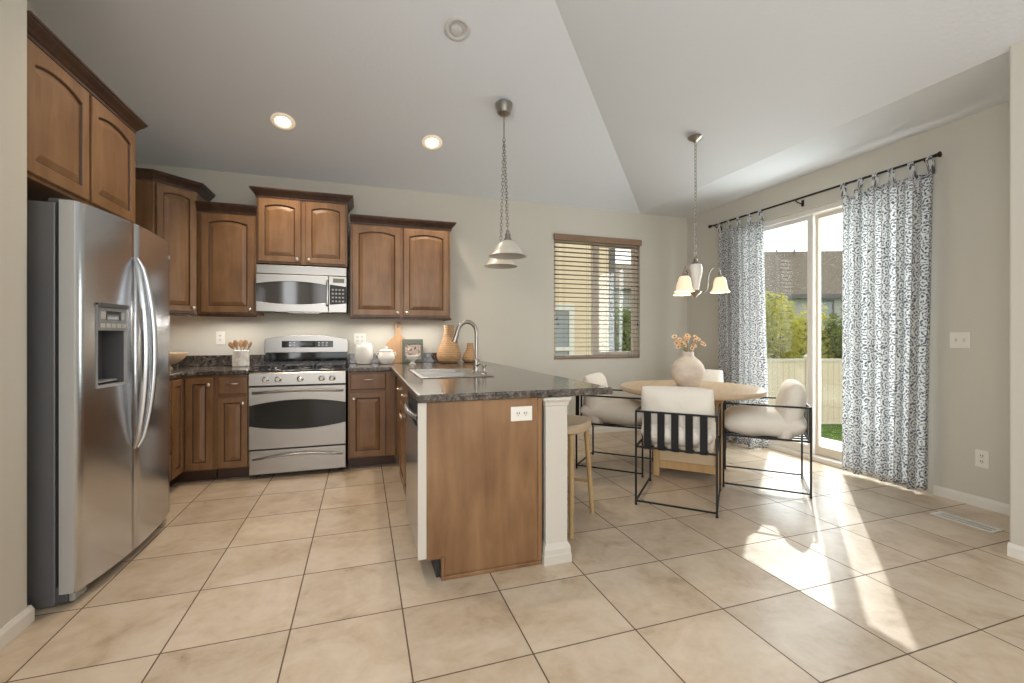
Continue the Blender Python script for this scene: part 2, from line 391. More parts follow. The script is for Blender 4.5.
# vaulted ceiling: slope off the back wall, slope off the dining bay, hip between, flat bay strip
b = MB()
P = lambda x, y, z: (x, y, z)
b.add([P(XL - .1, YB + TH, ZE - TH / 3), P(XH + TH, YB + TH, ZE - TH / 3), P(XH, YB, ZE), P(XH - T_, YB - T_, ZT), P(XL - .1, YB - T_, ZT)], [(0, 1, 2, 3, 4)])
b.add([P(XH, YB, ZE), P(XH, YR - .1, ZE), P(XH - T_, YR - .1, ZT), P(XH - T_, YB - T_, ZT)], [(0, 1, 2, 3)])
b.add([P(XH - T_, YB - T_, ZT), P(XH - T_, YR - .1, ZT), P(XL - .1, YR - .1, ZT), P(XL - .1, YB - T_, ZT)], [(0, 1, 2, 3)])
b.add([P(XH, YB + TH, ZE), P(XH, YR - .1, ZE), P(XR + TH, YR - .1, ZE), P(XR + TH, YB + TH, ZE)], [(0, 1, 2, 3)])
# roof deck above, so that the ceiling has its thickness
b.box(XL - .2, XR + .5, YR - .2, YB + .45, 4.25, 4.4)
struct('ceiling', b, 'ceiling')
# baseboards
def basebd(name, pts):
    b = MB(); prof = [(0, 0), (.013, 0), (.013, .052), (.009, .062), (.006, .072), (0, .072)]
    sweep(b, pts, prof, 0); return struct(name, b, 'trim')
def sweep(b, path, prof, z0, mi=None):
    """sweep an (outward, height) profile along a plan path; outward is to the right of travel"""
    n = len(path); L = []
    for i, p in enumerate(path):
        p = Vector(p)
        d0 = (p - Vector(path[i - 1])).normalized() if i else None
        d1 = (Vector(path[i + 1]) - p).normalized() if i < n - 1 else None
        n0 = Vector((d0.y, -d0.x)) if d0 else None; n1 = Vector((d1.y, -d1.x)) if d1 else None
        if n0 is None: nn = n1
        elif n1 is None: nn = n0
        else: nn = (n0 + n1) / (1 + n0.dot(n1))
        L.append([(p.x + nn.x * o, p.y + nn.y * o, z0 + z) for o, z in prof])
    b.loops(L)
basebd('baseboard_right', [(XR, DY0 - .06), (XR, NY1)])
basebd('baseboard_right_rear', [(XR, YB), (XR, DY1 + .06)])
basebd('baseboard_back', [(2.95, YB), (XR - .014, YB)])
basebd('baseboard_near_right', [(XR, NY1), (NX1, NY1), (NX1, YR)][1:] )
basebd('baseboard_near_left', [(NX0, YR), (NX0, NY0), (NX0 - .1, NY0)])

# ------------------------------------------------------------------ window, patio door
b = MB(); fy0, fy1 = YB + .05, YB + .11
for x0, x1, z0, z1 in ((WX0, WX0 + .045, WZ0, WZ1), (WX1 - .045, WX1, WZ0, WZ1), (WX0 + .045, WX1 - .045, WZ0, WZ0 + .05), (WX0 + .045, WX1 - .045, WZ1 - .05, WZ1), (4.34, 4.40, WZ0 + .05, WZ1 - .05)):
    b.box(x0, x1, fy0, fy1, z0, z1)
w1 = struct('window_1', b, 'vinyl', bevel=.004)
MB().box(WX0 + .045, 4.34, YB + .078, YB + .084, WZ0 + .05, WZ1 - .05).build('pane', 'glass', w1)
MB().box(4.40, WX1 - .045, YB + .068, YB + .074, WZ0 + .05, WZ1 - .05).build('pane', 'glass', w1)
b = MB()
for x0, x1, z0, z1 in ((4.40, 4.43, WZ0 + .05, WZ1 - .05), (WX1 - .075, WX1 - .045, WZ0 + .05, WZ1 - .05), (4.43, WX1 - .075, WZ0 + .05, WZ0 + .085), (4.43, WX1 - .075, WZ1 - .085, WZ1 - .05)):
    b.box(x0, x1, fy0 + .008, fy0 + .042, z0, z1)
b.build('sash', 'vinyl', w1, bevel=.003)

b = MB(); dx0, dx1 = XR + .02, XR + .12; ft = .045
b.box(dx0, dx1, DY0, DY0 + ft, 0, DZ); b.box(dx0, dx1, DY1 - ft, DY1, 0, DZ); b.box(dx0, dx1, DY0 + ft, DY1 - ft, DZ - .05, DZ); b.box(dx0 - .02, dx1, DY0, DY1, 0, .045)
d1 = struct('door_1', b, 'vinyl_white', bevel=.004)
def sash(y0, y1, x0, material, parent, nm):
    st = .06; b = MB(); z0, z1 = .05, DZ - .055
    b.box(x0, x0 + .034, y0, y0 + st, z0, z1); b.box(x0, x0 + .034, y1 - st, y1, z0, z1)
    b.box(x0, x0 + .034, y0 + st, y1 - st, z0, z0 + .085); b.box(x0, x0 + .034, y0 + st, y1 - st, z1 - .045, z1)
    o = b.build(nm, material, parent, bevel=.004)
    MB().box(x0 + .014, x0 + .02, y0 + st, y1 - st, z0 + .085, z1 - .045).build('pane', 'glass', o)
    return o
sash(1.630, DY1 - ft, XR + .03, 'vinyl_white', d1, 'fixed_panel')
s_ = sash(DY0 + ft, 1.668, XR + .075, 'vinyl', d1, 'sliding_panel')

# ------------------------------------------------------------------ cabinets
def rect_loop(x0, x1, z0, z1, d, rise, y, n=13):
    hw = (x1 - x0) / 2 - d; cx = (x0 + x1) / 2
    pts = [(cx - hw, y, z0 + d), (cx + hw, y, z0 + d)]
    for i in range(n):
        u = 1 - 2 * i / (n - 1); pts.append((cx + hw * u, y, z1 - d - rise * u * u))
    return pts
def door_mb(x0, x1, z0, z1, rise=0, rail=.056, t=.02):
    b = MB(); rise *= .62
    seq = [(0, 0, 0), (0, -t + .004, 0), (.004, -t, 0), (rail - .003, -t, rise), (rail, -t + .003, rise), (rail + .003, -t + .010, rise), (rail + .008, -t + .011, rise), (rail + .034, -t + .003, rise), (rail + .040, -t + .0015, rise)]
    L = [rect_loop(x0, x1, z0, z1, d, r, y) for d, y, r in seq]
    b.loops(L[:5], True, False); b.m = 1; b.loops(L[4:7], False, False); b.m = 0; b.loops(L[6:], False, True)
    return b
def slab_front(x0, x1, z0, z1, t=.02):
    seq = [(0, 0), (0, -t + .006), (.003, -t + .002), (.010, -t)]
    return MB().loops([rect_loop(x0, x1, z0, z1, d, 0, y, 2) for d, y in seq])
def knob(parent, x, z, y=-.02):
    b = MB().lathe([(.006, 0), (.006, .010), (.009, .013), (.0155, .018), (.0165, .022), (.013, .027), (.004, .029)], 14)
    b.xf(Matrix.Translation((x, y, z)) @ Matrix.Rotation(R(90), 4, 'X'))
    return b.build('knob', 'knob', parent, smooth=True, angle=60)
def pull(parent, x, z, w=.096, y=-.02):
    pts = [(x - w / 2, y, z), (x - w / 2, y - .018, z)] + [(x + w * (i / 8 - .5), y - .022 - .008 * math.sin(PI * i / 8), z) for i in range(1, 8)] + [(x + w / 2, y - .018, z), (x + w / 2, y, z)]
    return MB().tube(pts, .0055, 8).build('handle', 'knob', parent, smooth=True)
def add_door(parent, x0, x1, z0, z1, rise=0, knob_at=None, rail=.056):
    d = door_mb(x0, x1, z0, z1, rise, rail).build('door', ['wood', 'glaze'], parent)
    if knob_at: knob(d, *knob_at)
    return d
def add_drawer(parent, x0, x1, z0, z1, pw=.096):
    d = slab_front(x0, x1, z0, z1).build('drawer', 'wood', parent)
    if pw: pull(d, (x0 + x1) / 2, (z0 + z1) / 2 + .02, pw)
    return d
CROWN = [(0, 0), (.010, 0), (.010, .016), (.016, .020), (.024, .034), (.040, .050), (.046, .058), (.046, .064), (.054, .068), (.054, .078), (0, .078)]
def crown(parent, path, z):
    b = MB(); sweep(b, path, CROWN, z); return b.build('crown_molding', 'wood_dark', parent)
def light_rail(parent, path, z):
    b = MB(); sweep(b, path, [(-.02, -.022), (.006, -.022), (.010, -.016), (.010, -.006), (.004, 0), (-.02, 0)], z); return b.build('light_rail', 'wood_dark', parent)

UF = YB - .322       # upper face frame plane on the back wall
g = .0012
# right-hand double upper  (x 1.50..2.48)
t = thing('wall_cabinet', 'brown double-door wall cabinet at the right end of the back wall, above the white jars', 'wall cabinet', (1.502, UF, 1.385))
w_, h_ = .978, .905
MB().box(0, w_, 0, YB - UF - g, 0, h_).build('body', 'wood', t, bevel=.002)
add_door(t, .022, w_ / 2 - .014, .016, h_ - .014, .045, (w_ / 2 - .045, .045)); add_door(t, w_ / 2 + .014, w_ - .022, .016, h_ - .014, .045, (w_ / 2 + .045, .045))
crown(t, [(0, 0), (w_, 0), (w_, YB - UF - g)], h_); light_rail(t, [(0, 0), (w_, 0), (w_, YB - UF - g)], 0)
# over the microwave
MF = YB - .345
t = thing('wall_cabinet', 'short brown double-door wall cabinet directly above the microwave', 'wall cabinet', (.705, MF, 1.862))
w_, h_ = .772, .600
MB().box(0, w_, 0, YB - MF - g, 0, h_).build('body', 'wood', t, bevel=.002)
add_door(t, .014, w_ / 2 - .020, .016, h_ - .010, .035, (w_ / 2 - .050, .045), .052); add_door(t, w_ / 2 + .020, w_ - .014, .016, h_ - .010, .035, (w_ / 2 + .050, .045), .052)
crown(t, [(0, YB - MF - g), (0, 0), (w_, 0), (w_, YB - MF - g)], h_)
# single door left of the microwave
t = thing('wall_cabinet', 'brown single-door wall cabinet between the tall corner cabinet and the microwave', 'wall cabinet', (.238, UF, 1.392))
w_, h_ = .462, .905
MB().box(0, w_, 0, YB - UF - g, 0, h_).build('body', 'wood', t, bevel=.002)
add_door(t, .030, w_ - .018, .016, h_ - .014, .045, (w_ - .048, .045))
crown(t, [(0, 0), (w_, 0)], h_); light_rail(t, [(0, 0), (w_, 0)], 0)
# diagonal corner cabinet (taller)
CX0, CY0 = .236, 2.812; FX = -.002
t = thing('corner_wall_cabinet', 'tall brown wall cabinet set diagonally in the corner, beyond the fridge', 'wall cabinet', (XL, YB, 1.392))
L_ = lambda x, y: (x - XL, y - YB)
poly = [L_(XL + g, YB - g), L_(XL + g, CY0), L_(FX, CY0), L_(CX0 - g, UF), L_(CX0 - g, YB - g)]
h_ = 1.068
MB().prism(poly, 0, h_).build('body', 'wood', t, bevel=.002)
dlen = math.hypot(CX0 - FX, UF - CY0); ang = math.atan2(UF - CY0, CX0 - FX)
fr = Matrix.Translation((*L_(FX, CY0), 0)) @ Matrix.Rotation(ang, 4, 'Z')
d = door_mb(.018, dlen - .018, .016, h_ - .014, .03, .05).xf(fr).build('door', ['wood', 'glaze'], t)
kb = knob(d, 0, 0, 0); kb.matrix_local = fr @ Matrix.Translation((dlen - .045, -.02, .05))
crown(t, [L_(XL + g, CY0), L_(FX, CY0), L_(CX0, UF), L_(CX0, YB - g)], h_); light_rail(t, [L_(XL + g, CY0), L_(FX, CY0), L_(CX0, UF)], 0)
# over the fridge (deep)
t = thing('wall_cabinet', 'deep brown double-door cabinet hung above the stainless fridge', 'wall cabinet', (.245, NY0 + .003, 1.882), R(90))
w_, h_ = 1.865 - NY0 - .003, .597
MB().box(0, w_, 0, .245 - XL - g, 0, h_).build('body', 'wood', t, bevel=.002)
add_door(t, .03, w_ / 2 - .013, .018, h_ - .012, .05, None, .06); add_door(t, w_ / 2 + .013, w_ - .025, .018, h_ - .012, .05, None, .06)
crown(t, [(0, 0), (w_, 0), (w_, .245 - XL - g)], h_)

# unseen fill lights added under cabinets and microwave to brighten the wall
for x, y, z, sx_ in ((1.99, 3.16, 1.368, .85), (.47, 3.16, 1.380, .38), (.05, 3.05, 1.376, .30), (1.09, 3.14, 1.409, .50)):
    u_ = lamp('under_cabinet_fill', 'AREA', (x, y, z), 2.8 * sx_ / .5, (1, .94, .86), shape='RECTANGLE', size=sx_, size_y=.10); u_.rotation_euler = (R(-12), 0, 0)

# base cabinets
BF = 2.70            # face plane of the back-wall base cabinets
BH = .874
def base_body(parent, w, depth, toe=.075):
    MB().box(0, w, 0, depth, .10, BH).build('body', 'wood', parent, bevel=.002)
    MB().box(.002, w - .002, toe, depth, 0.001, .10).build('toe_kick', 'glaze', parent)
t = thing('base_cabinet', 'dark base cabinet with one drawer over a door, left of the range', 'base cabinet', (.462, BF, 0))
w_ = .250; base_body(t, w_, YB - BF - g)
add_drawer(t, .028, w_ - .010, .715, .855, .075); add_door(t, .022, w_ - .008, .112, .692, 0, (w_ - .040, .64), .048)
t = thing('base_cabinet', 'dark base cabinet with one drawer over a door, right of the range', 'base cabinet', (1.492, BF, 0))
w_ = .41; base_body(t, w_, YB - BF - g)
add_drawer(t, .018, .325, .715, .858, .085); add_door(t, .014, .325, .112, .690, 0, (.050, .635), .052)
# corner base with folding pair of doors
LXF = .236           # face plane of left-run base cabinets
t = thing('corner_base_cabinet', 'dark corner base cabinet with a folding pair of tall doors below the wooden bowl', 'base cabinet', (XL, YB, 0))
cy0 = 2.44
poly = [L_(XL + g, YB - g), L_(XL + g, cy0), L_(LXF, cy0), L_(LXF, BF), L_(.460, BF), L_(.460, YB - g)]
MB().prism(poly, .10, BH).build('body', 'wood', t, bevel=.002)
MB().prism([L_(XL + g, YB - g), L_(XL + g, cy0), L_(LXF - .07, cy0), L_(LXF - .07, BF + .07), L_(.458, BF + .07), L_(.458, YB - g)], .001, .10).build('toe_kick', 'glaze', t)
d = door_mb(.022, .218, .112, .858, 0, .052).xf(Matrix.Translation((*L_(LXF, BF), 0))).build('door', ['wood', 'glaze'], t)
knob(d, LXF - XL + .19, .80, BF - YB - .02)
fr = Matrix.Translation((*L_(LXF, cy0), 0)) @ Matrix.Rotation(R(90), 4, 'Z')
door_mb(.012, BF - cy0 - .024, .112, .858, 0, .052).xf(fr).build('door', ['wood', 'glaze'], t)
# drawer stack on left run
t = thing('base_cabinet', 'dark base cabinet of stacked drawers beside the fridge, mostly hidden', 'base cabinet', (LXF, 2.02, 0), R(90))
w_ = cy0 - g - 2.02; base_body(t, w_, LXF - XL - g)
for z0, z1 in ((.715, .858), (.52, .695), (.325, .50), (.112, .305)): add_drawer(t, .015, w_ - .012, z0, z1)

# peninsula
PX0, PX1, PY0 = 1.910, 2.503, .62
t = thing('peninsula_cabinet', 'dark brown peninsula base cabinet with a plain end panel and sink doors', 'base cabinet', (PX0, BF - .002, 0), R(-90))
# local x runs toward the camera (-y world), local y runs +x world
Lw = BF - .002 - PY0; D_ = PX1 - PX0
b = MB().slab([0, 1.435, Lw - .02], [0, D_ - .018, D_], lambda x, y: x < 1.43 or y > D_ - .018, .10, .70)
b.slab([0, .48, 1.26, 1.435, Lw - .02], [0, .018, D_ - .018, D_], lambda x, y: y > D_ - .018 or (x < 1.43 and not (.48 < x < 1.26 and y > .018)), .7001, BH); b.build('body', 'wood', t)
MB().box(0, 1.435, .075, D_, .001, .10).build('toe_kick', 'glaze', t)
b = MB(); b.prism([(0, .105), (.070, .105), (.070, 0), (D_, 0), (D_, BH), (0, BH)], Lw - .019, Lw, axis='x')
b.build('end_panel', 'wood', t, bevel=.002)
b = MB(); b.box(Lw - .002, Lw + .012, .070, D_, .0005, .020); b.box(Lw - .002, Lw + .010, .070, .086, .0205, .115); b.build('base_trim', 'wood', t, bevel=.003)
MB().box(Lw - .004, Lw + .010, D_ - .016, D_ + .006, .0205, BH).build('corner_trim', 'wood', t, bevel=.003)
xx = .63
MB().box(xx - .01, xx + .02, -.001, .0, .105, .86).build('stile', 'wood', t)
add_door(t, .655, 1.035, .112, .690, 0, (1.00, .635), .052); add_door(t, 1.047, 1.425, .112, .690, 0, (1.085, .635), .052)
add_drawer(t, .655, 1.035, .715, .858, .085); add_drawer(t, 1.047, 1.425, .715, .858, .085)
# dishwasher
t = thing('dishwasher', 'stainless dishwasher built into the kitchen side of the peninsula, end towards the camera', 'dishwasher', (PX0, BF - .002 - 1.437, 0), R(-90))
dw = Lw - 1.437 - .021
MB().box(.003, dw - .003, .002, D_ - .022, .10, BH - .006).build('tub', 'mid_grey', t)
MB().box(.01, dw - .01, .05, D_ - .03, .001, .10).build('toe_kick', 'black_matte', t)
b = MB().loops([[(.003, y, z), (dw + .012, y, z), (dw + .012, y2, z2), (.003, y2, z2)] for (y, z, y2, z2) in ()] or [[(.003, 0, .115), (dw + .014, 0, .115), (dw + .014, 0, .735), (.003, 0, .735)], [(.003, -.040, .115), (dw + .014, -.040, .115), (dw + .014, -.040, .735), (.003, -.040, .735)]])
b.m = 1; b.box(dw + .0142, dw + .0158, -.042, 0, .112, .872)
b.build('door', ['steel', 'white_paint'], t, bevel=.004)
b = MB(); b.box(.003, dw + .014, -.030, 0, .738, .862); b.build('control_panel', 'black_matte', t, bevel=.004)
p_ = [(.06 + (dw - .12) * i / 12, -.030 - .028 * math.sin(PI * i / 12) ** .6, .79) for i in range(13)]
MB().tube(p_, .014, 10).build('handle', 'steel', t, smooth=True)

# white post
t = thing('support_post', 'white square post with a moulded foot holding up the counter overhang', 'post', (2.590, .664, 0))
hw = .062
b = MB(); b.box(-hw, hw, -hw, hw, .0, BH); b.build('shaft', 'white_paint', t, bevel=.004)
b = MB(); sweep(b, [(-hw, hw), (-hw, -hw), (hw, -hw), (hw, hw), (-hw, hw)][0:5], [(0, 0), (.017, 0), (.017, .045), (.013, .05), (.013, .075), (.006, .095), (0, .105)], 0)
o_ = b.build('foot', 'white_paint', t)
b = MB(); q = [(-hw, hw), (hw, hw), (hw, -hw), (-hw, -hw), (-hw, hw)]
sweep(b, [(-hw, hw), (-hw, -hw), (hw, -hw), (hw, hw)], [(0, 0), (.004, .004), (.006, .02), (.016, .034), (.016, .046), (0, .046)], BH - .047)
b.build('capital', 'white_paint', t)

# countertops
CT0, CT1 = BH + .001, .914
def inset_corner(poly_inside): return poly_inside
b = MB(); b.prism([(XL + g, YB - g), (XL + g, 2.0), (.262, 2.0), (.262, 2.62), (.285, 2.655), (.322, 2.674), (.712, 2.674), (.712, YB - g)], CT0, CT1)
t = thing('countertop', 'dark speckled L-shaped countertop in the corner left of the range, with a backsplash', 'countertop', (0, 0, 0))
b.build('slab', 'counter', t, bevel=.012, seg=3)
b = MB(); b.box(XL + .024, .712, YB - .022, YB - g, CT1, 1.016); b.box(XL + g, XL + .022, 2.0, YB - g, CT1, 1.016); b.build('backsplash', 'counter', t, bevel=.004)
SX0, SX1, SY0, SY1 = 1.985, 2.435, 1.46, 2.20
t = thing('countertop', 'dark speckled countertop running right of the range and out along the peninsula', 'countertop', (0, 0, 0))
xs = [1.485, 1.866, SX0 + .012, SX1 - .012, 2.93]; ys = [.60, SY0 + .012, SY1 - .012, 2.674, YB - g]
b = MB().slab(xs, ys, lambda x, y: (y > 2.674 or x > 1.866) and not (SX0 < x < SX1 and SY0 < y < SY1), CT0, CT1)
b.build('slab', 'counter', t, bevel=.010, seg=3)
MB().box(1.485, 2.50, YB - .022, YB - g, CT1, 1.016).build('backsplash', 'counter', t, bevel=.004)
# sink
t = thing('kitchen_sink', 'stainless double-bowl sink set in the peninsula countertop', 'sink', (0, 0, CT1))
ymid = 1.83
xs = [SX0 - .005, SX0 + .03, SX1 - .075, SX1 + .055]; ys = [SY0 - .02, SY0 + .03, ymid - .015, ymid + .015, SY1 - .03, SY1 + .02]
hole = lambda x, y: SX0 + .03 < x < SX1 - .075 and (SY0 + .03 < y < ymid - .015 or ymid + .015 < y < SY1 - .03)
MB().slab(xs, ys, lambda x, y: not hole(x, y), .0003, .006).build('rim', 'steel2', t, bevel=.003)
for ya, yb_ in ((SY0 + .03, ymid - .015), (ymid + .015, SY1 - .03)):
    xa, xb = SX0 + .03, SX1 - .075; b = MB()
    L = [[(xa + d, ya + d, z), (xb - d, ya + d, z), (xb - d, yb_ - d, z), (xa + d, yb_ - d, z)] for d, z in ((0, .004), (.004, -.15), (.02, -.175))]
    b.loops(L, False, True)
    bw = b.build('bowl', 'steel2', t, smooth=True)
    MB().lathe([(.045, 0), (.045, .004), (.035, .004), (.033, .001), (.001, .001)], 20, ((xa + xb) / 2, (ya + yb_) / 2, -.1745)).build('drain', 'chrome', bw, smooth=True)
# faucet
FXp, FYp = SX1 + .015, 1.80
t = thing('kitchen_faucet', 'tall brushed-nickel gooseneck faucet behind the sink bowls', 'faucet', (FXp, FYp, CT1 + .0065))
MB().lathe([(.032, 0), (.032, .006), (.027, .010), (.024, .03), (.024, .085), (.027, .088), (.027, .094), (.018, .102), (.014, .12)], 20).build('body', 'nickel', t, smooth=True)
pts = [(0, 0, .10), (0, 0, .20), (0, 0, .30)] + [(-.075 + .075 * math.cos(a), .0, .30 + .085 * math.sin(a)) for a in [PI * i / 12 for i in range(1, 11)]]
e = pts[-1]; pts += [(e[0] - .008, 0, e[2] - .025)]
MB().tube(pts, .0150, 12).build('spout', 'nickel', t, smooth=True)
e2 = pts[-1]; MB().tube([e2, (e2[0] - .012, 0, e2[2] - .04), (e2[0] - .026, 0, e2[2] - .085)], [.016, .019, .022], 14).build('spray_head', 'nickel', t, smooth=True)
MB().tube([(.0, -.022, .05), (.0, -.05, .055), (.01, -.095, .075)], [.010, .009, .006], 10).build('lever', 'nickel', t, smooth=True)
t = tag(MB().lathe([(.022, 0), (.022, .004), (.018, .008), (.013, .03), (.011, .045), (.016, .062), (.016, .07), (.002, .072)], 16).build('soap_dispenser', 'nickel', None, smooth=True, loc=(SX1 + .018, 1.58, CT1 + .0065)), 'short brushed-nickel soap pump beside the faucet', 'soap dispenser')

# ------------------------------------------------------------------ gas range
def lens(x0, x1, zc0, zc1, ze0, ze1, n=17):
    """outline bulging up and down: (x,z) loop, centre heights zc0/zc1 and edge heights ze0/ze1"""
    p = []
    for i in range(n):
        u = -1 + 2 * i / (n - 1); p.append((x0 + (x1 - x0) * (u + 1) / 2, zc0 + (ze0 - zc0) * u * u))
    for i in range(n):
        u = 1 - 2 * i / (n - 1); p.append((x0 + (x1 - x0) * (u + 1) / 2, zc1 + (ze1 - zc1) * u * u))
    return p
def plate_with_strip(x0, x1, z0, z1, zc0, zc1, ze0, ze1, y0, y1, n=17):
    """plate with a lens-shaped full-width opening: a lower and an upper piece"""
    lo = [(x0, z0), (x1, z0)] + [(x0 + (x1 - x0) * (1 - i / (n - 1)), zc0 + (ze0 - zc0) * (1 - 2 * i / (n - 1)) ** 2) for i in range(n)]
    hi = [(x1, z1), (x0, z1)] + [(x0 + (x1 - x0) * (i / (n - 1)), zc1 + (ze1 - zc1) * (1 - 2 * i / (n - 1)) ** 2) for i in range(n)]
    return MB().prism(lo, y0, y1, 'y').prism(hi, y0, y1, 'y')
RF = 2.655
RW = .756
t = thing('gas_range', 'stainless gas range with five knobs and a dark oven window', 'range', (.720, RF, 0))
MB().box(.002, RW - .002, .03, .68, .045, .885).build('body', 'black_matte', t)
for x in (.05, RW - .05):
    for y in (.10, .62): MB().lathe([(.018, 0), (.018, .044)], 12, (x, y, 0.0008)).build('foot', 'black_matte', t)
b = MB(); b.box(0, RW, -.005, .03, .038, .238); dr = b.build('storage_drawer', 'steel2', t, bevel=.005)
MB().tube([(.03 + (RW - .06) * i / 14, -.006 - .034 * math.sin(PI * i / 14) ** .5, .165 + .035 * math.sin(PI * i / 14)) for i in range(15)], .0085, 10).build('handle', 'steel2', dr, smooth=True)
dr = plate_with_strip(0, RW, .250, .770, .405, .655, .445, .615, -.012, .03).build('oven_door', 'steel2', t, bevel=.003)
MB().prism(lens(.001, RW - .001, .400, .660, .440, .620), -.004, .0, 'y').build('oven_window', 'black_glass', dr)
MB().tube([(.03, -.012, .722)] + [(.035 + (RW - .07) * i / 16, -.028 - .036 * math.sin(PI * i / 16) ** .55, .722 + .018 * math.sin(PI * i / 16)) for i in range(17)] + [(RW - .03, -.012, .722)], .011, 10).build('handle', 'steel2', dr, smooth=True)
b = MB().loops([[(x, -.016, .782), (x, .05, .782), (x, .05, .892), (x, .0, .892), (x, -.014, .880)] for x in (0, RW)]); cp = b.build('control_panel', 'steel2', t, bevel=.003)
for x in (.125, .22, .39, .56, .645):
    kb = MB().lathe([(.026, 0), (.026, .005), (.020, .008), (.018, .026), (.014, .029), (.001, .029)], 18)
    kb.box(-.004, .004, -.017, .017, .0265, .033)
    kb.xf(Matrix.Translation((x, -.0165, .832)) @ Matrix.Rotation(R(90), 4, 'X')).build('knob', 'chrome', t, smooth=True)
b = MB(); b.box(0.004, RW - .004, .008, .62, .886, .906); b.build('cooktop', 'black', t, bevel=.006)
for (x, y, r) in ((.17, .17, .042), (.17, .46, .036), (.378, .31, .05), (.586, .17, .046), (.586, .46, .034)):
    bb = MB().lathe([(r + .02, 0), (r + .015, .004), (r, .006), (r, .014), (r - .006, .02), (.001, .021)], 20, (x, y, .9065)).build('burner', 'iron', t, smooth=True)
for x0 in (.02, .268, .516):
    b = MB(); x1 = x0 + .22; zt = .945; y0, y1 = .035, .60
    for q, r_ in (((x0, y0), (x1, y0)), ((x1, y0), (x1, y1)), ((x1, y1), (x0, y1)), ((x0, y1), (x0, y0))): b.bar((*q, zt), (*r_, zt), .012, .010)
    xc = (x0 + x1) / 2; b.bar((xc, y0, zt), (xc, y1, zt), .011, .010)
    for yy in (.17, .315, .46): b.bar((x0, yy, zt), (x1, yy, zt), .011, .010)
    for x in (x0, x1):
        for y in (y0, y1, .315): b.bar((x, y, .9066), (x, y, zt), .012)
    b.build('grate', 'iron', t, bevel=.002)
BY = YB - RF
n = 17
prof = [(0, 1.035), (RW, 1.035)] + [(RW * (1 - i / (n - 1)), 1.168 + .040 * (1 - (1 - 2 * i / (n - 1)) ** 2)) for i in range(n)]
bg = MB().prism(prof, BY - .085, BY - .030, 'y').build('backguard', 'steel2', t, bevel=.004)
MB().box(.005, RW - .005, BY - .070, BY - .030, .89, 1.0345).build('backsplash_glass', 'black_glass', t)
pan = MB().box(.150, .615, BY - .0875, BY - .0852, 1.085, 1.150).build('display_panel', 'black_glass', bg)
for x in (.215, .25, .475, .51, .545):
    for z in (1.100, 1.115, 1.130): MB().box(x, x + .018, BY - .0885, BY - .0878, z, z + .006).build('button', 'white_button', pan)
MB().box(.305, .425, BY - .0885, BY - .0878, 1.105, 1.135).build('clock', 'lcd', pan)

# ------------------------------------------------------------------ microwave
t = thing('microwave', 'stainless over-the-range microwave with a dark lens-shaped window', 'microwave', (.712, YB - .405, 1.412))
mwW, mwH = .760, .430
MB().box(0, mwW, .02, .404, 0.012, mwH).build('body', 'dark_grey', t)
MB().box(0, mwW, -.004, .02, .350, mwH).build('vent_strip', 'steel2', t, bevel=.004)
dW = .60
dr = plate_with_strip(0, dW, .008, .345, .075, .285, .100, .255, -.012, .02).build('door', 'steel2', t, bevel=.003)
MB().prism(lens(.001, dW - .001, .07, .290, .095, .260), -.006, 0, 'y').build('window', 'mw_glass', dr)
MB().tube([(dW - .012, -.012, .07), (dW - .010, -.034, .08), (dW - .008, -.044, .18), (dW - .010, -.034, .29), (dW - .012, -.012, .30)], .010, 10).build('handle', 'steel2', dr, smooth=True)
cp = MB().box(dW + .003, mwW, -.012, .02, .008, .345).build('control_panel', 'steel2', t, bevel=.003)
kp = MB().prism([(dW + .012, .078), (mwW - .002, .092), (mwW - .002, .250), (dW + .012, .268)], -.014, -.0122, 'y').build('keypad', 'black_matte', cp)
for i in range(4):
    for j in range(4): MB().box(dW + .030 + i * .030, dW + .048 + i * .030, -.0152, -.0142, .103 + j * .036, .119 + j * .036).build('button', 'mid_grey', kp)
MB().box(dW + .04, mwW - .02, -.0138, -.0122, .285, .325).build('display', 'lcd_green', cp)
MB().box(.25, .50, .03, .35, .004, .0118).build('grease_filter', 'mid_grey', t)

# ------------------------------------------------------------------ refrigerator
FRY0, FRY1 = .930, 1.880
t = thing('refrigerator', 'large stainless side-by-side refrigerator with an ice dispenser', 'refrigerator', (.340, FRY0, 0), R(90 - 1.4))
# local x runs along +y world, local -y is the front
fw_ = FRY1 - FRY0; fh = 1.80
MB().box(.004, fw_ - .004, .012, .625, .006, fh - .012).build('cabinet', 'fridge_side', t, bevel=.004)
b = MB(); b.box(.01, fw_ - .01, -.03, .02, .012, .085); b.build('base_grille', 'dark_grey', t, bevel=.004)
for x in (.03, fw_ - .09): MB().box(x - .018, x + .075, -.055, -.0305, .012, .06).build('foot_cover', 'mid_grey', t, bevel=.008)
for x in (.10, fw_ - .10):
    for y in (.06, .55): MB().lathe([(.02, 0), (.02, .0052)], 12, (x, y, .0005)).build('foot', 'black_matte', t)
for x in (.05, fw_ - .05): MB().box(x - .025, x + .025, -.03, .05, fh - .011, fh + .012).build('hinge_cover', 'dark_grey', t, bevel=.006)
def bow(x): u = (x - fw_ / 2) / (fw_ / 2); return -.070 - .042 * (1 - u * u)
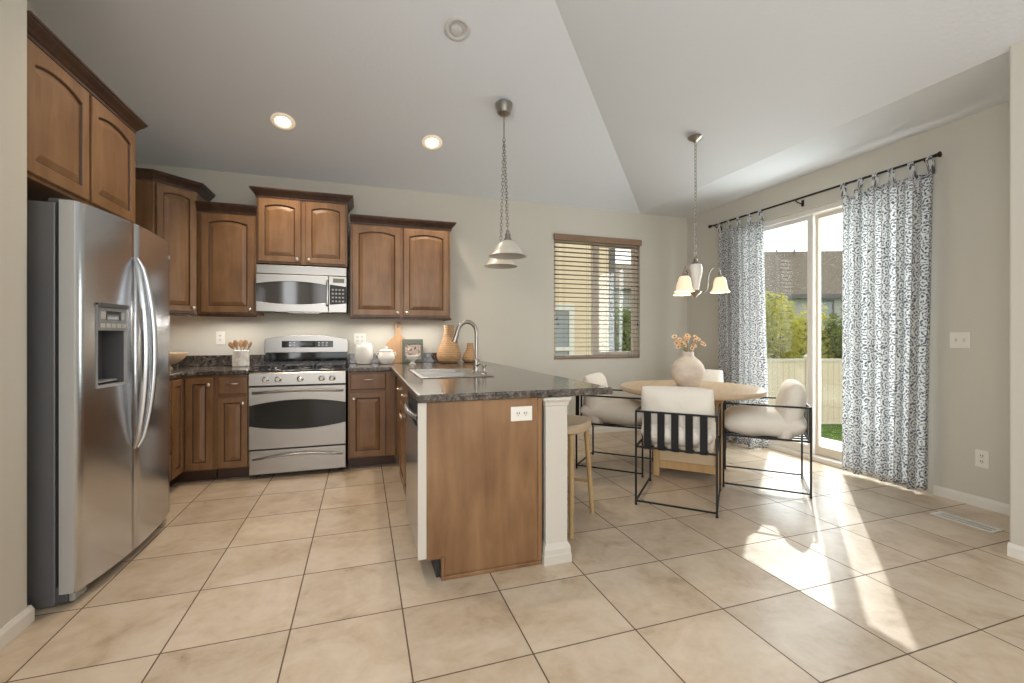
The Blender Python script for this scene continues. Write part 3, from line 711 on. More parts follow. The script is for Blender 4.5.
def fdoor(x0, x1, hole=None):
    zs = [.055, .068] + ([hole[2], hole[3]] if hole else []) + [fh - .013, fh]
    cols = sorted(set([x0, x0 + .012, x1 - .012, x1] + [x0 + (x1 - x0) * i / 10 for i in range(1, 10)] + ([hole[0], hole[1]] if hole else [])))
    b = MB(); vs = []; fs = []; nz = len(zs)
    def yy(x): 
        e = min(x - x0, x1 - x); return bow(x) + (.012 - math.sqrt(max(0, .012 ** 2 - (.012 - e) ** 2)) if e < .012 else 0)
    for x in cols:
        for j, z in enumerate(zs): vs.append((x, yy(x) + (.006 if j in (0, nz - 1) else 0), z))
    for i in range(len(cols) - 1):
        for j in range(nz - 1):
            xm = (cols[i] + cols[i + 1]) / 2; zm = (zs[j] + zs[j + 1]) / 2
            if hole and hole[0] < xm < hole[1] and hole[2] < zm < hole[3]: continue
            fs.append((i * nz + j, (i + 1) * nz + j, (i + 1) * nz + j + 1, i * nz + j + 1))
    b.add(vs, fs)
    b.m = 1
    n = len(cols)
    yb_ = -.004
    for z, j in ((zs[0], 0), (zs[-1], nz - 1)):
        o = [vs[i * nz + j] for i in range(n)]
        b.add(o + [(x1, yb_, z), (x0, yb_, z)], [tuple(range(n + 2))])
    for i, x in ((0, x0), (n - 1, x1)):
        o = [vs[i * nz + j] for j in range(nz)]
        b.add(o + [(x, yb_, zs[-1]), (x, yb_, zs[0])], [tuple(range(nz + 2))])
    b.add([(x0, yb_, zs[0]), (x1, yb_, zs[0]), (x1, yb_, zs[-1]), (x0, yb_, zs[-1])], [(0, 1, 2, 3)])
    return b.build('door', ['steel', 'door_edge'], t, smooth=True, angle=50)
xm = .411
HX0, HX1, HZ0, HZ1 = .108, .322, .950, 1.345
dL = fdoor(.0, xm - .003, (HX0, HX1, HZ0, HZ1)); dR = fdoor(xm + .003, fw_)
MB().box(.012, fw_ - .012, -.004, .012, .09, fh - .02).build('gasket', 'black_matte', t)
# dispenser recess
yf = lambda x: bow(x)
b = MB(); dpt = .075
fr_ = [(HX0, yf(HX0)), (HX1, yf(HX1))]
o4 = [(HX0, yf(HX0), HZ0), (HX1, yf(HX1), HZ0), (HX1, yf(HX1), HZ1), (HX0, yf(HX0), HZ1)]
i4 = [(HX0 + .012, yf(HX0) + .003, HZ0 + .014), (HX1 - .012, yf(HX1) + .003, HZ0 + .014), (HX1 - .012, yf(HX1) + .003, HZ1 - .012), (HX0 + .012, yf(HX0) + .003, HZ1 - .012)]
k4 = [(HX0 + .016, -.014, HZ0 + .02), (HX1 - .016, -.014, HZ0 + .02), (HX1 - .016, -.014, HZ1 - .016), (HX0 + .016, -.014, HZ1 - .016)]
f4 = [(x, y - .006, z) for x, y, z in o4]
b.loops([o4, f4, i4], False, False); b.m = 1; b.loops([i4, k4], False, True)
ds = b.build('dispenser', ['mid_grey', 'dark_grey'], dL)
zc = 1.225
b = MB().loops([[(HX0 + .012, yf(HX0) - .001, zc), (HX1 - .012, yf(HX1) - .001, zc), (HX1 - .012, yf(HX1) - .004, HZ1 - .012), (HX0 + .012, yf(HX0) - .004, HZ1 - .012)], [(HX0 + .012, -.02, zc), (HX1 - .012, -.02, zc), (HX1 - .012, -.02, HZ1 - .012), (HX0 + .012, -.02, HZ1 - .012)]])
b.build('control_panel', 'mid_grey', dL)
tilt = (yf(HX1) - yf(HX0)) / (HX1 - HX0)
def on_disp(x0, x1, z0, z1, m, nm, par, d=.003):
    f = lambda x: yf(HX0) + tilt * (x - HX0) - .0035
    return MB().loops([[(x0, f(x0), z0), (x1, f(x1), z0), (x1, f(x1), z1), (x0, f(x0), z1)], [(x0, f(x0) - d, z0), (x1, f(x1) - d, z0), (x1, f(x1) - d, z1), (x0, f(x0) - d, z1)]]).build(nm, m, par)
on_disp(HX0 + .062, HX0 + .168, 1.275, 1.318, 'lcd', 'display', dL)
for i in range(5): on_disp(HX0 + .022 + i * .039, HX0 + .050 + i * .039, 1.238, 1.258, 'white_button', 'button', dL)
for x in (HX0 + .022, HX1 - .055): on_disp(x, x + .033, 1.28, 1.315, 'white_button', 'button', dL)
on_disp(HX0 + .004, HX1 - .004, HZ1 - .010, HZ1 + .010, 'dark_grey', 'hood', dL, .012)
MB().box(HX0 + .03, HX0 + .05, -.045, -.015, 1.05, 1.11).build('lever', 'black_matte', dL, bevel=.004)
b = MB(); b.box(HX0 + .02, HX1 - .02, yf(HX0) + .006, -.016, HZ0 + .021, HZ0 + .032); b.build('drip_tray', 'mid_grey', dL, bevel=.003)
for xh, dd, sgn in ((xm - .045, dL, -1), (xm + .045, dR, 1)):
    z0, z1 = .60, 1.615; pts = []; rr = []
    for i in range(21):
        u = i / 20; z = z0 + (z1 - z0) * u; s_ = math.sin(PI * u)
        pts.append((xh - sgn * .030 * (1 - s_ ** .5), bow(xh) - .002 - .062 * s_ ** .62, z)); rr.append(.006 + .010 * s_ ** .5)
    MB().tube(pts, rr, 10, 1.2).build('handle', 'steel', dd, smooth=True)
b = MB().lathe([(.013, 0), (.013, .003), (.001, .0035)], 20); b.xf(Matrix.Translation((fw_ - .035, bow(fw_ - .035) - .0005, 1.70)) @ Matrix.Rotation(R(90), 4, 'X')); bd = b.build('badge', 'mid_grey', dR, smooth=True)

# ------------------------------------------------------------------ small things on the counters
def pt(x, y): return (x, y, CT1 + .0006)
# utensil crock
ck_ = thing('utensil_crock', 'white marbled crock on the counter left of the range, full of wooden spoons', 'crock', pt(.540, 3.195))
MB().lathe([(.066, 0), (.070, .004), (.070, .148), (.066, .152), (.062, .148), (.062, .012), (.001, .010)], 28).build('pot', 'marble', ck_, smooth=True)
for i, (a, tl, hw_, hl, lb) in enumerate(((-.52, .0, .022, .05, 'wooden spoon leaning far left in the crock'), (-.26, .1, .019, .055, 'wooden spatula second from the left in the crock'), (.0, -.1, .023, .05, 'wooden spoon upright in the middle of the crock'), (.25, .12, .020, .055, 'wooden spoon second from the right in the crock'), (.50, .0, .012, .05, 'thin wooden turner leaning far right in the crock'))):
    u = thing('wooden_spoon' if i in (0, 2, 3) else 'wooden_spatula', lb, 'utensil', (ck_.location.x, ck_.location.y, CT1 + .02), 0, None)
    u.rotation_euler = (tl * .6, a * .78, 0)
    MB().tube([(0, 0, .0), (0, 0, .165)], .005, 8).build('handle', 'board', u, smooth=True)
    L = [[(w * math.cos(q * PI / 6), .006 * math.sin(q * PI / 6), z) for q in range(12)] for w, z in ((.006, .158), (hw_ * .7, .17), (hw_ * 1.1, .182 + hl * .3), (hw_, .182 + hl * .6), (hw_ * .55, .182 + hl * .85), (.003, .184 + hl * .9))]
    MB().loops(L).build('head', 'board', u, smooth=True, angle=70)
# jars
t = thing('ceramic_canister', 'taller plain white ceramic jar just right of the range', 'jar', pt(1.630, 3.215))
MB().lathe([(.060, 0), (.072, .004), (.088, .05), (.092, .10), (.086, .160), (.074, .195), (.070, .199), (.062, .19), (.001, .185)], 28).build('body', 'ceramic', t, smooth=True)
MB().lathe([(.066, .200), (.071, .202), (.069, .209), (.03, .215), (.001, .216)], 24).build('lid', 'ceramic', t, smooth=True)
t = thing('sugar_bowl', 'shorter round white ceramic jar with a knobbed lid, left of the cutting board', 'jar', pt(1.845, 3.165))
MB().lathe([(.050, 0), (.062, .004), (.084, .045), (.086, .075), (.074, .11), (.068, .125), (.068, .133), (.060, .13), (.001, .128)], 28).build('body', 'ceramic', t, smooth=True)
MB().lathe([(.069, .1335), (.071, .137), (.04, .148), (.012, .152), (.010, .158), (.016, .166), (.012, .174), (.001, .176)], 24).build('lid', 'ceramic', t, smooth=True)
for s in (-1, 1): MB().tube([(s * .080, 0, .085), (s * .094, 0, .097), (s * .092, 0, .115), (s * .074, 0, .112)], .006, 8).build('handle', 'ceramic', t, smooth=True)
# cutting board leaning on the wall
outl = []
for i in range(25):
    a = -PI / 2 + PI * 2 * i / 24
for a in range(0, 181, 15): outl.append((.038 * math.cos(R(a)), .395 + .042 * math.sin(R(a))))
right = [(.125, .0), (.132, .02), (.132, .15), (.120, .205), (.085, .245), (.045, .272), (.024, .305), (.022, .34), (.036, .375)]
poly = right + outl + [(-x, z) for x, z in reversed(right)]
hol = [(.020 * math.cos(2 * PI * i / 16), .395 + .026 * math.sin(2 * PI * i / 16)) for i in range(16)]
t = tag(MB().prism(poly, 0, .018, 'y').build('cutting_board', 'board', None, bevel=.004, loc=(1.975, 3.285, CT1 + .0032)), 'wooden paddle cutting board with a looped handle leaning on the wall', 'cutting board')
t.rotation_euler = (R(-6.5), 0, 0)
bo = t.modifiers.new('hole', 'BOOLEAN'); bo.operation = 'DIFFERENCE'; bo.solver = 'EXACT'
hm = MB().prism(hol, -.02, .04, 'y'); 
# the loop is opened by replacing the mesh with a boolean result, then the cutter is deleted
co = hm.build('loop_cutter', 'board', None, loc=t.location); co.rotation_euler = t.rotation_euler; bo.object = co
bpy.context.view_layer.update()
t.modifiers.remove(t.modifiers['bevel'])
dg = bpy.context.evaluated_depsgraph_get(); nm = bpy.data.meshes.new_from_object(t.evaluated_get(dg)); t.modifiers.clear(); t.data = nm
bpy.data.objects.remove(co)
# framed print
t = thing('picture_frame', 'small grey-green framed print leaning beside the cutting board', 'picture frame', (2.122, 3.255, CT1 + .0036))
t.rotation_euler = (R(-9), 0, R(0))
fw2, fh2 = .108, .250
b = MB(); xs = [-fw2, -fw2 + .026, fw2 - .026, fw2]; zs = [0, .035, fh2 - .055, fh2]
b.slab(xs, zs, lambda x, z: not (abs(x) < fw2 - .026 and .035 < z < fh2 - .055), 0, .018); b.xf(Matrix.Rotation(R(90), 4, 'X') @ Matrix.Translation((0, 0, -.018)))
b.build('frame', 'green_frame', t, bevel=.002)
MB().box(-fw2 + .026, fw2 - .026, .006, .010, .035, fh2 - .055).build('print', 'picture', t)
# footed bowl
t = tag(MB().lathe([(.034, 0), (.036, .004), (.022, .012), (.018, .028), (.030, .036), (.052, .052), (.062, .075), (.064, .088), (.060, .088), (.050, .06), (.001, .046)], 26).build('footed_bowl', 'ceramic', None, smooth=True, loc=pt(2.092, 3.02)), 'small white footed dish in front of the framed print', 'bowl')
# woven vases
VP = [(.100, 0), (.130, .010), (.152, .042), (.156, .072), (.146, .112), (.124, .158), (.100, .200), (.079, .245), (.066, .29), (.062, .33), (.066, .362), (.058, .36), (.052, .25), (.001, .2)]
t = tag(MB().lathe([(r * .84, z * 1.10) for r, z in VP], 36).build('woven_vase', 'woven', None, smooth=True, loc=pt(2.485, 3.15), angle=60), 'taller woven seagrass bottle vase behind the sink', 'vase')
t = tag(MB().lathe([(r * .54, z * .57) for r, z in VP], 32).build('woven_vase', 'woven', None, smooth=True, loc=pt(2.715, 3.16), angle=60), 'shorter woven seagrass bottle vase behind the faucet', 'vase')
# wooden bowl by the fridge
t = thing('wooden_bowl', 'pale wooden footed bowl on the corner counter, half hidden by the fridge', 'bowl', pt(-.025, 3.02))
MB().lathe([(.070, .035), (.110, .045), (.165, .085), (.190, .125), (.192, .137), (.180, .137), (.150, .09), (.08, .055), (.001, .05)], 36).build('bowl', 'bowl_wood', t, smooth=True)
MB().lathe([(.085, 0), (.087, .006), (.072, .022), (.070, .034), (.001, .034)], 28).build('foot', 'bowl_wood', t, smooth=True)

# outlets and switches (plate in local xz, facing -y)
def plate(name, label, cat, loc, rz, w, h, kind):
    t = thing(name, label, cat, loc, rz)
    MB().box(-w / 2, w / 2, -.006, -.0004, -h / 2, h / 2).build('cover_plate', 'plastic', t, bevel=.003)
    if kind == 'switch2':
        for x in (-.023, .023):
            MB().box(x - .004, x + .004, -.016, -.0062, -.010, .010).build('toggle', 'plastic', t, bevel=.002)
            MB().box(x - .006, x + .006, -.0066, -.0061, -.013, .013).build('slot', 'white_button', t)
    else:
        spots = [(0, .02), (0, -.02)] if kind == 'duplex' else [(-.02, 0), (.02, 0)] if kind == 'duplexh' else [(x, z) for x in (-.023, .023) for z in (.02, -.02)]
        for x, z in spots:
            b = MB().lathe([(.0165, 0), (.0165, .0016)], 20); b.xf(Matrix.Translation((x, -.0061, z)) @ Matrix.Rotation(R(90), 4, 'X'))
            sk = b.build('socket', 'trim', t)
            b = MB()
            for dx in (-.006, .006): b.box(x + dx - .0020, x + dx + .0020, -.0084, -.0078, z - .001, z + .009)
            b.box(x - .002, x + .002, -.0084, -.0078, z - .010, z - .006); b.build('slots', 'slot', sk)
    return t
plate('outlet', 'white outlet on the back wall left of the utensil crock', 'outlet', (.330, YB, 1.178), 0, .074, .125, 'duplex')
plate('outlet', 'white double outlet on the back wall above the taller white jar', 'outlet', (1.59, YB, 1.165), 0, .118, .118, 'quad')
plate('outlet', 'white outlet set sideways high on the brown peninsula end panel', 'outlet', (2.397, PY0, .795), 0, .118, .075, 'duplexh')
plate('light_switch', 'white double light switch on the right wall beside the patterned curtain', 'switch', (XR, .485, 1.168), R(-90), .118, .118, 'switch2')
plate('outlet', 'white outlet low on the right wall above the floor vent', 'outlet', (XR, .362, .340), R(-90), .074, .12, 'duplex')

# ------------------------------------------------------------------ dining set
TC = (4.372, 1.712)
t = thing('dining_table', 'round light-oak dining table with a box base in the bay', 'table', (*TC, 0), R(45))
MB().lathe([(.575, .706), (.592, .712), (.600, .722), (.600, .745), (.596, .750), (.001, .750)], 72).build('tabletop', 'oak', t, smooth=True, angle=50)
hb = .245
for sx in (-1, 1):
    for sy in (-1, 1): MB().box(sx * hb - .025, sx * hb + .025, sy * hb - .025, sy * hb + .025, .0006, .705).build('leg', 'oak_base', t, bevel=.003)
for s in (-1, 1):
    for z0, z1 in ((.07, .135), (.63, .7055)):
        MB().box(-hb + .025, hb - .025, s * hb - .018, s * hb + .018, z0, z1).build('rail', 'oak_base', t, bevel=.003)
        MB().box(s * hb - .018, s * hb + .018, -hb + .025, hb - .025, z0, z1).build('rail', 'oak_base', t, bevel=.003)
    MB().box(-hb + .025, hb - .025, s * hb - .004, s * hb + .004, .135, .63).build('cane_panel', 'cane', t)
    MB().box(s * hb - .004, s * hb + .004, -hb + .025, hb - .025, .135, .63).build('cane_panel', 'cane', t)

def pillow(a, bb, c, n=22, seed=0, corner=.085, wr=.009):
    """soft cushion: half sizes a (x), bb (y), c (z); seam round the middle"""
    rnd = random.Random(seed); ph = [rnd.uniform(0, 6.28) for _ in range(8)]
    b = MB()
    def surf(sg):
        vs = []
        for i in range(n + 1):
            for j in range(n + 1):
                u = -1 + 2 * i / n; v = -1 + 2 * j / n
                u_, v_ = math.sin(u * PI / 2), math.sin(v * PI / 2)
                h = ((1 - abs(u_) ** 3.2) * (1 - abs(v_) ** 3.2)); h = max(h, 0) ** .47
                ex = ey = 1 - corner * abs(u_ * v_) ** 3
                w = wr * (math.sin(9 * u_ + ph[0] + 2 * v_) * (abs(v_) ** 2) + math.sin(11 * v_ + ph[1] + 2.5 * u_) * (abs(u_) ** 2) + .6 * math.sin(5 * u_ + 4 * v_ + ph[2] + sg)) * (h ** .5)
                vs.append((a * u_ * ex, bb * v_ * ey, sg * (c * h + w * .7)))
        return vs
    f = [(i * (n + 1) + j, (i + 1) * (n + 1) + j, (i + 1) * (n + 1) + j + 1, i * (n + 1) + j + 1) for i in range(n) for j in range(n)]
    b.add(surf(1), f); b.add(surf(-1), [tuple(reversed(q)) for q in f])
    return b
def weld(o, d=.0008):
    bm = bmesh.new(); bm.from_mesh(o.data); bmesh.ops.remove_doubles(bm, verts=bm.verts, dist=d); bmesh.ops.recalc_face_normals(bm, faces=bm.faces); bm.to_mesh(o.data); bm.free()
    for p in o.data.polygons: p.use_smooth = True
CW, CDp = .262, .292
def chair(label, loc, rz):
    """front faces local -y"""
    t = thing('dining_chair', label, 'chair', (*loc, 0), rz, 'black iron sling chairs round the dining table')
    r = .0065; za, zs_, zb = .665, .415, .030
    for x in (-CW, CW):
        for y in (-CDp, CDp):
            b = MB(); b.bar((x, y, .004), (x, y, za), .013); b.lathe([(.009, 0), (.009, .012)], 10, (x, y, .0006)); b.build('leg', 'frame_black', t)
    for x in (-CW, CW):
        MB().bar((x, -CDp, za), (x, CDp, za), .013).build('arm_rail', 'frame_black', t)
        MB().bar((x, -CDp, zb), (x, CDp, zb), .011).build('base_rail', 'frame_black', t)
        MB().bar((x, -CDp, zs_), (x, CDp, zs_), .013).build('seat_rail', 'frame_black', t)
    MB().bar((-CW, CDp, za), (CW, CDp, za), .013).build('back_rail', 'frame_black', t)
    MB().bar((-CW, CDp, zb), (CW, CDp, zb), .011).build('base_rail', 'frame_black', t)
    MB().bar((-CW, CDp, zs_), (CW, CDp, zs_), .013).build('seat_rail', 'frame_black', t)
    MB().bar((-CW, -CDp, zs_), (CW, -CDp, zs_), .013).build('seat_rail', 'frame_black', t)
    for i in range(5):
        x = (-.182 + .091 * i)
        b = MB()
        pp = [(CDp + .009, za + .004), (CDp + .0085, za - .05), (CDp + .0085, .55), (CDp + .0085, zs_ + .004), (CDp + .004, zs_ - .009), (CDp - .03, zs_ - .013), (0, zs_ - .020), (-CDp + .02, zs_ - .012), (-CDp - .008, zs_ + .004)]
        L = [[(x - .024, y, z), (x + .024, y, z), (x + .024, y - .0 , z + .0)] for y, z in pp]
        vs = []; fs = []
        for k_, (y, z) in enumerate(pp):
            j0, j1 = max(k_ - 1, 0), min(k_ + 1, len(pp) - 1); d = Vector((pp[j1][0] - pp[j0][0], pp[j1][1] - pp[j0][1])).normalized(); nn = Vector((-d.y, d.x)) * .0018
            vs.append([(x - .024, y - nn.x, z - nn.y), (x + .024, y - nn.x, z - nn.y), (x + .024, y + nn.x, z + nn.y), (x - .024, y + nn.x, z + nn.y)])
        b.loops(vs); b.build('strap', 'leather', t)
    o = pillow(.252, .300, .112, seed=3).build('seat_cushion', 'linen', t, loc=(0, -.012, .508)); weld(o)
    o.rotation_euler = (R(2), 0, 0)
    o = pillow(.244, .236, .096, seed=5, corner=.035).build('back_cushion', 'linen', t, loc=(0, .170, .612)); weld(o)
    o.rotation_euler = (R(90 - 12), 0, 0)
    return t
chair_labels = ['cream-cushioned black iron chair nearest the camera, its back straps showing', 'cream-cushioned black iron chair on the patio door side of the table', 'cream-cushioned black iron chair on the left of the table, behind the stool and counter', 'cream-cushioned black iron chair on the far side of the table, behind the vase']
c0 = chair(chair_labels[0], (3.850, 1.195), R(135))
for lb, loc, rz in ((chair_labels[1], (4.730, 1.262), R(225)), (chair_labels[2], (3.845, 2.080), R(45)), (chair_labels[3], (4.90, 2.235), R(-45))):
    c = copy_tree(c0); c.location = (*loc, 0); c.rotation_euler = (0, 0, rz); c['label'] = lb

# stool
t = thing('counter_stool', 'light-oak counter stool tucked under the peninsula overhang beside the white post', 'stool', (2.862, 1.062, 0), R(45))
sh = []
for i in range(40):
    a = 2 * PI * i / 40; ca, sa = math.cos(a), math.sin(a)
    sh.append((.195 * math.copysign(abs(ca) ** .75, ca), .145 * math.copysign(abs(sa) ** .75, sa)))
L = [[(x * k_, y * k_, z) for x, y in sh] for k_, z in ((.93, .600), (1.0, .608), (1.0, .650), (.97, .657), (.8, .652), (.4, .646))]
MB().loops(L).build('seat', 'oak', t, smooth=True, angle=50)
for sx in (-1, 1):
    for sy in (-1, 1):
        MB().tube([(sx * .150, sy * .085, .601), (sx * .215, sy * .108, .001)], [.018, .015], 12).build('leg', 'oak_leg', t, smooth=True)
def lp(sx, sy, z): u = (.601 - z) / .6; return (sx * (.150 + .065 * u), sy * (.085 + .023 * u), z)
for sx in (-1, 1): MB().tube([lp(sx, -1, .22), lp(sx, 1, .22)], .010, 10).build('stretcher', 'oak_leg', t, smooth=True)

# vase and dried flowers
VX, VY, VZ = 4.350, 1.712, .7508
t = tag(MB().lathe([(.078, 0), (.086, .005), (.112, .05), (.136, .105), (.141, .145), (.132, .185), (.105, .225), (.072, .252), (.056, .268), (.050, .285), (.052, .302), (.050, .308), (.042, .305), (.042, .27), (.09, .2), (.001, .03)], 44).build('vase', 'stoneware', None, smooth=True, angle=70, loc=(VX, VY, VZ)), 'round cream stoneware vase on the dining table holding dried flowers', 'vase')
rf = random.Random(11)
cpos = [(-.120, .150), (-.062, .120), (-.030, .160), (.0, .105), (.028, .150), (.050, .115), (.078, .125), (.128, .085), (-.095, .095), (-.022, .075), (.098, .092), (.040, .070), (-.072, .060), (.070, .070), (-.045, .090), (.012, .128), (-.085, .125), (.060, .145), (.022, .050), (-.015, .140)]
side = Vector((.949, -.3155, 0)); fwd = Vector((.3155, .949, 0))
for i, (u, h) in enumerate(cpos):
    base = Vector((VX, VY, VZ + .29)); tip = base + side * u + fwd * rf.uniform(-.07, .07) + Vector((0, 0, h))
    f_ = thing('dried_flower', 'dried peach daisy in the cream vase on the dining table' if i % 3 else 'pale cream dried daisy in the cream vase on the dining table', 'flower', base, 0, 'dried peach flowers in the vase' if i % 3 else 'dried cream flowers in the vase')
    q = tip - base; root = Vector((-.1 * q.x, -.1 * q.y, -.16))
    MB().tube([root, Vector((q.x * .06, q.y * .06, .0)), Vector((q.x * .45, q.y * .45, q.z * .55)), q], .0018, 5).build('stem', 'stem', f_)
    rot = Vector((q.x * .7 - fwd.x * .12, q.y * .7 - fwd.y * .12, q.z * .8)).to_track_quat('Z', 'Y').to_matrix().to_4x4()
    b = MB(); npet = 11; rad = rf.uniform(.017, .026)
    for j in range(npet):
        a = 2 * PI * j / npet; dz = rf.uniform(-.004, .008)
        ring_ = [(0.004, -.002, 0), (rad * .55, -.0065, .004), (rad, -.003, .004 + dz), (rad, .003, .004 + dz), (rad * .55, .0065, .004), (0.004, .002, 0)]
        m2 = Matrix.Rotation(a, 4, 'Z'); vs = [m2 @ Vector(p) for p in ring_]; vs2 = [m2 @ Vector((p[0], p[1], p[2] - .0012)) for p in ring_]
        b.loops([vs2, vs])
    b.xf(Matrix.Translation(q) @ rot); b.build('petals', 'petal' if i % 3 else 'petal2', f_)
    b = MB().lathe([(.0075, 0), (.0085, .003), (.006, .008), (.001, .009)], 10); b.xf(Matrix.Translation(q) @ rot); b.build('centre', 'flower_eye', f_, smooth=True)

# ------------------------------------------------------------------ curtains, rod, blind
RODX, RODZ = 5.630, 2.530
t = thing('curtain_rod', 'dark bronze curtain rod on brackets above the patio door', 'curtain rod', (RODX, 1.71, RODZ))
MB().tube([(0, -1.12, 0), (0, 1.12, 0)], .0095, 12).build('pole', 'rod', t, smooth=True)
for s in (-1, 1):
    b = MB().lathe([(.011, 0), (.014, .004), (.013, .012), (.017, .022), (.021, .030), (.021, .034), (.002, .038)], 16)
    b.xf(Matrix.Translation((0, s * 1.12, 0)) @ Matrix.Rotation(R(-90 * s), 4, 'X')); b.build('finial', 'rod', t, smooth=True)
for y in (-1.06, 0, 1.06):
    b = MB(); b.tube([(XR - RODX - .001, y, -.03), (XR - RODX - .02, y, -.034), (.02, y, -.03), (-.004, y, -.016), (-.012, y, -.004)], .006, 8); b.box(XR - RODX - .006, XR - RODX - .0005, y - .013, y + .013, -.06, .0); b.build('bracket', 'rod', t, smooth=True)
def curtain(label, yl, yr, bl, br, zbot, seed, npl, ntab, puddle=0):
    """yl..yr span on the rod, bl..br span at the hem (world y, left to right as seen)"""
    rnd = random.Random(seed)
    t = thing('curtain', label, 'curtain', (RODX, (yl + yr) / 2, 0), 0, None)
    ztop = RODZ - .085; NU, NZ = 150, 40; b = MB(); vs = []; uv = []
    cut = [0] + sorted(rnd.uniform(.3, .7) + i for i in range(npl - 1)) + [npl]
    amps = [rnd.uniform(.6, 1.15) for _ in range(npl)]
    cloth_w = abs(yr - yl) * 2.0
    def prof(s, f):
        # s: 0..1 along cloth; f: 0 top .. 1 hem
        q = s * npl; i = min(int(q), npl - 1); x = q - i
        sh_ = math.sin(2 * PI * x + .5 * math.sin(2 * PI * x))
        amp = (.038 + .016 * f) * amps[i]
        sway = .006 * math.sin(7 * s + 3 * f + seed)
        lat = .010 * math.sin(4 * PI * x + 1.0) * (1 - .3 * f)
        return RODX - (RODX) - amp * sh_ + sway, lat
    for j in range(NZ + 1):
        f = j / NZ
        for i in range(NU + 1):
            s = i / NU; dx, lat = prof(s, f)
            y = (yl + (yr - yl) * s) * (1 - f) + (bl + (br - bl) * s) * f + lat
            sag = .030 * abs(math.sin(PI * s * (ntab - 1))) * max(0, 1 - f * 6)
            z = (ztop - sag) * (1 - f) + (zbot + .004 * math.sin(s * 20)) * f
            px_ = dx
            if puddle and f > .955: px_ -= puddle * (f - .955) / .045 * (.6 + .4 * math.sin(s * 23 + 1)); 
            vs.append((px_, y - t.location.y, z)); uv.append((s * cloth_w, f * (ztop - zbot)))
    fs = [(j * (NU + 1) + i, j * (NU + 1) + i + 1, (j + 1) * (NU + 1) + i + 1, (j + 1) * (NU + 1) + i) for j in range(NZ) for i in range(NU)]
    b.add(vs, fs); b.uv = uv; o = b.build('cloth', 'curtain', t)
    for p in o.data.polygons: p.use_smooth = True
    sd = o.modifiers.new('thickness', 'SOLIDIFY'); sd.thickness = .0012
    for q in range(ntab):
        s = q / (ntab - 1) * .97 + .015; y = yl + (yr - yl) * s; dx, lat = prof(s, 0); b = MB(); uv = []
        hw_ = .020; path = [(dx - .002, ztop - .035), (-.012, RODZ - .03)] + [(.0125 * math.cos(a), RODZ + .0125 * math.sin(a)) for a in [PI - PI * i / 6 for i in range(7)]] + [(.012, RODZ - .03), (dx + .002, ztop - .035)]
        vs = [(x, y + lat - t.location.y + e, z) for x, z in path for e in (-hw_, hw_)]
        b.add(vs, [(2 * i, 2 * i + 1, 2 * i + 3, 2 * i + 2) for i in range(len(path) - 1)])
        b.uv = [(q * .3 + (k_ % 2) * .04, (k_ // 2) * .02) for k_ in range(len(vs))]
        o2 = b.build('tab', 'curtain', t); sd = o2.modifiers.new('thickness', 'SOLIDIFY'); sd.thickness = .0012
    return t
curtain('patterned sheer curtain panel at the far end of the rod, left of the glass', 2.70, 2.12, 2.70, 2.06, .012, 3, 6, 5, .10)
curtain('patterned sheer curtain panel at the near end of the rod, beside the light switch', 1.255, .612, 1.245, .650, .03, 8, 6, 6)

t = thing('window_blind', 'brown wooden venetian blind, slats open, hung in the back window', 'blind', ((WX0 + WX1) / 2, YB, 0))
bw2 = (WX1 - WX0) / 2
MB().box(-bw2 - .012, bw2 + .012, -.030, -.012, WZ1 - .052, WZ1 + .022).build('valance', 'blind', t, bevel=.005)
b = MB(); z = WZ0 + .045
while z < WZ1 - .05:
    tl_ = R(-4); dy, dz = .027 * math.cos(tl_), .027 * math.sin(tl_)
    b.loops([[(x, .016 - dy, z - dz - .0014), (x, .016 + dy, z + dz - .0014), (x, .016 + dy, z + dz + .0014), (x, .016 - dy, z - dz + .0014)] for x in (-bw2 + .006, bw2 - .006)])
    z += .0545
b.build('slats', 'blind', t)
MB().box(-bw2 + .006, bw2 - .006, -.008, .036, WZ0 + .003, WZ0 + .022).build('bottom_rail', 'blind', t, bevel=.003)
MB().box(-bw2 + .004, bw2 - .004, -.010, .04, WZ1 - .045, WZ1 - .002).build('headrail', 'blind', t)
for x in (-.46, -.14, .14, .46):
    b = MB()
    for y in (-.012, .043): b.tube([(x, y, WZ0 + .02), (x, y, WZ1 - .05)], .0014, 5)
    b.build('ladder_cord', 'blind', t)
for x, z0 in ((-bw2 + .035, 1.42), (-bw2 + .05, 1.36), (bw2 - .04, 1.36), (bw2 - .04, 2.22)):
    b = MB().tube([(x, -.010, z0), (x, -.010, WZ1 - .05)], .0012, 5); o_ = b.build('pull_cord', 'blind', t)
    MB().lathe([(.003, .03), (.007, .02), (.009, 0), (.001, -.002)], 10, (x, -.010, z0 - .03)).build('tassel', 'wood_dark', o_, smooth=True)

# floor vent
t = thing('floor_vent', 'beige slotted floor vent in the tiles near the curtain', 'floor vent', (5.297, .247, 0), R(1))
b = MB(); b.slab([-.058, -.044, .044, .058], [-.16, -.142, .142, .16], lambda x, y: not (abs(x) < .044 and abs(y) < .142), .0004, .006); b.build('frame', 'trim', t, bevel=.002)
b = MB(); y = -.136
while y < .14: b.box(-.044, .044, y - .0028, y + .0028, .001, .004); y += .0125
b.box(-.003, .003, -.142, .142, .001, .0045); b.build('louvre', 'trim', t)
MB().box(-.044, .044, -.142, .142, .0003, .0008).build('duct', 'black_matte', t)

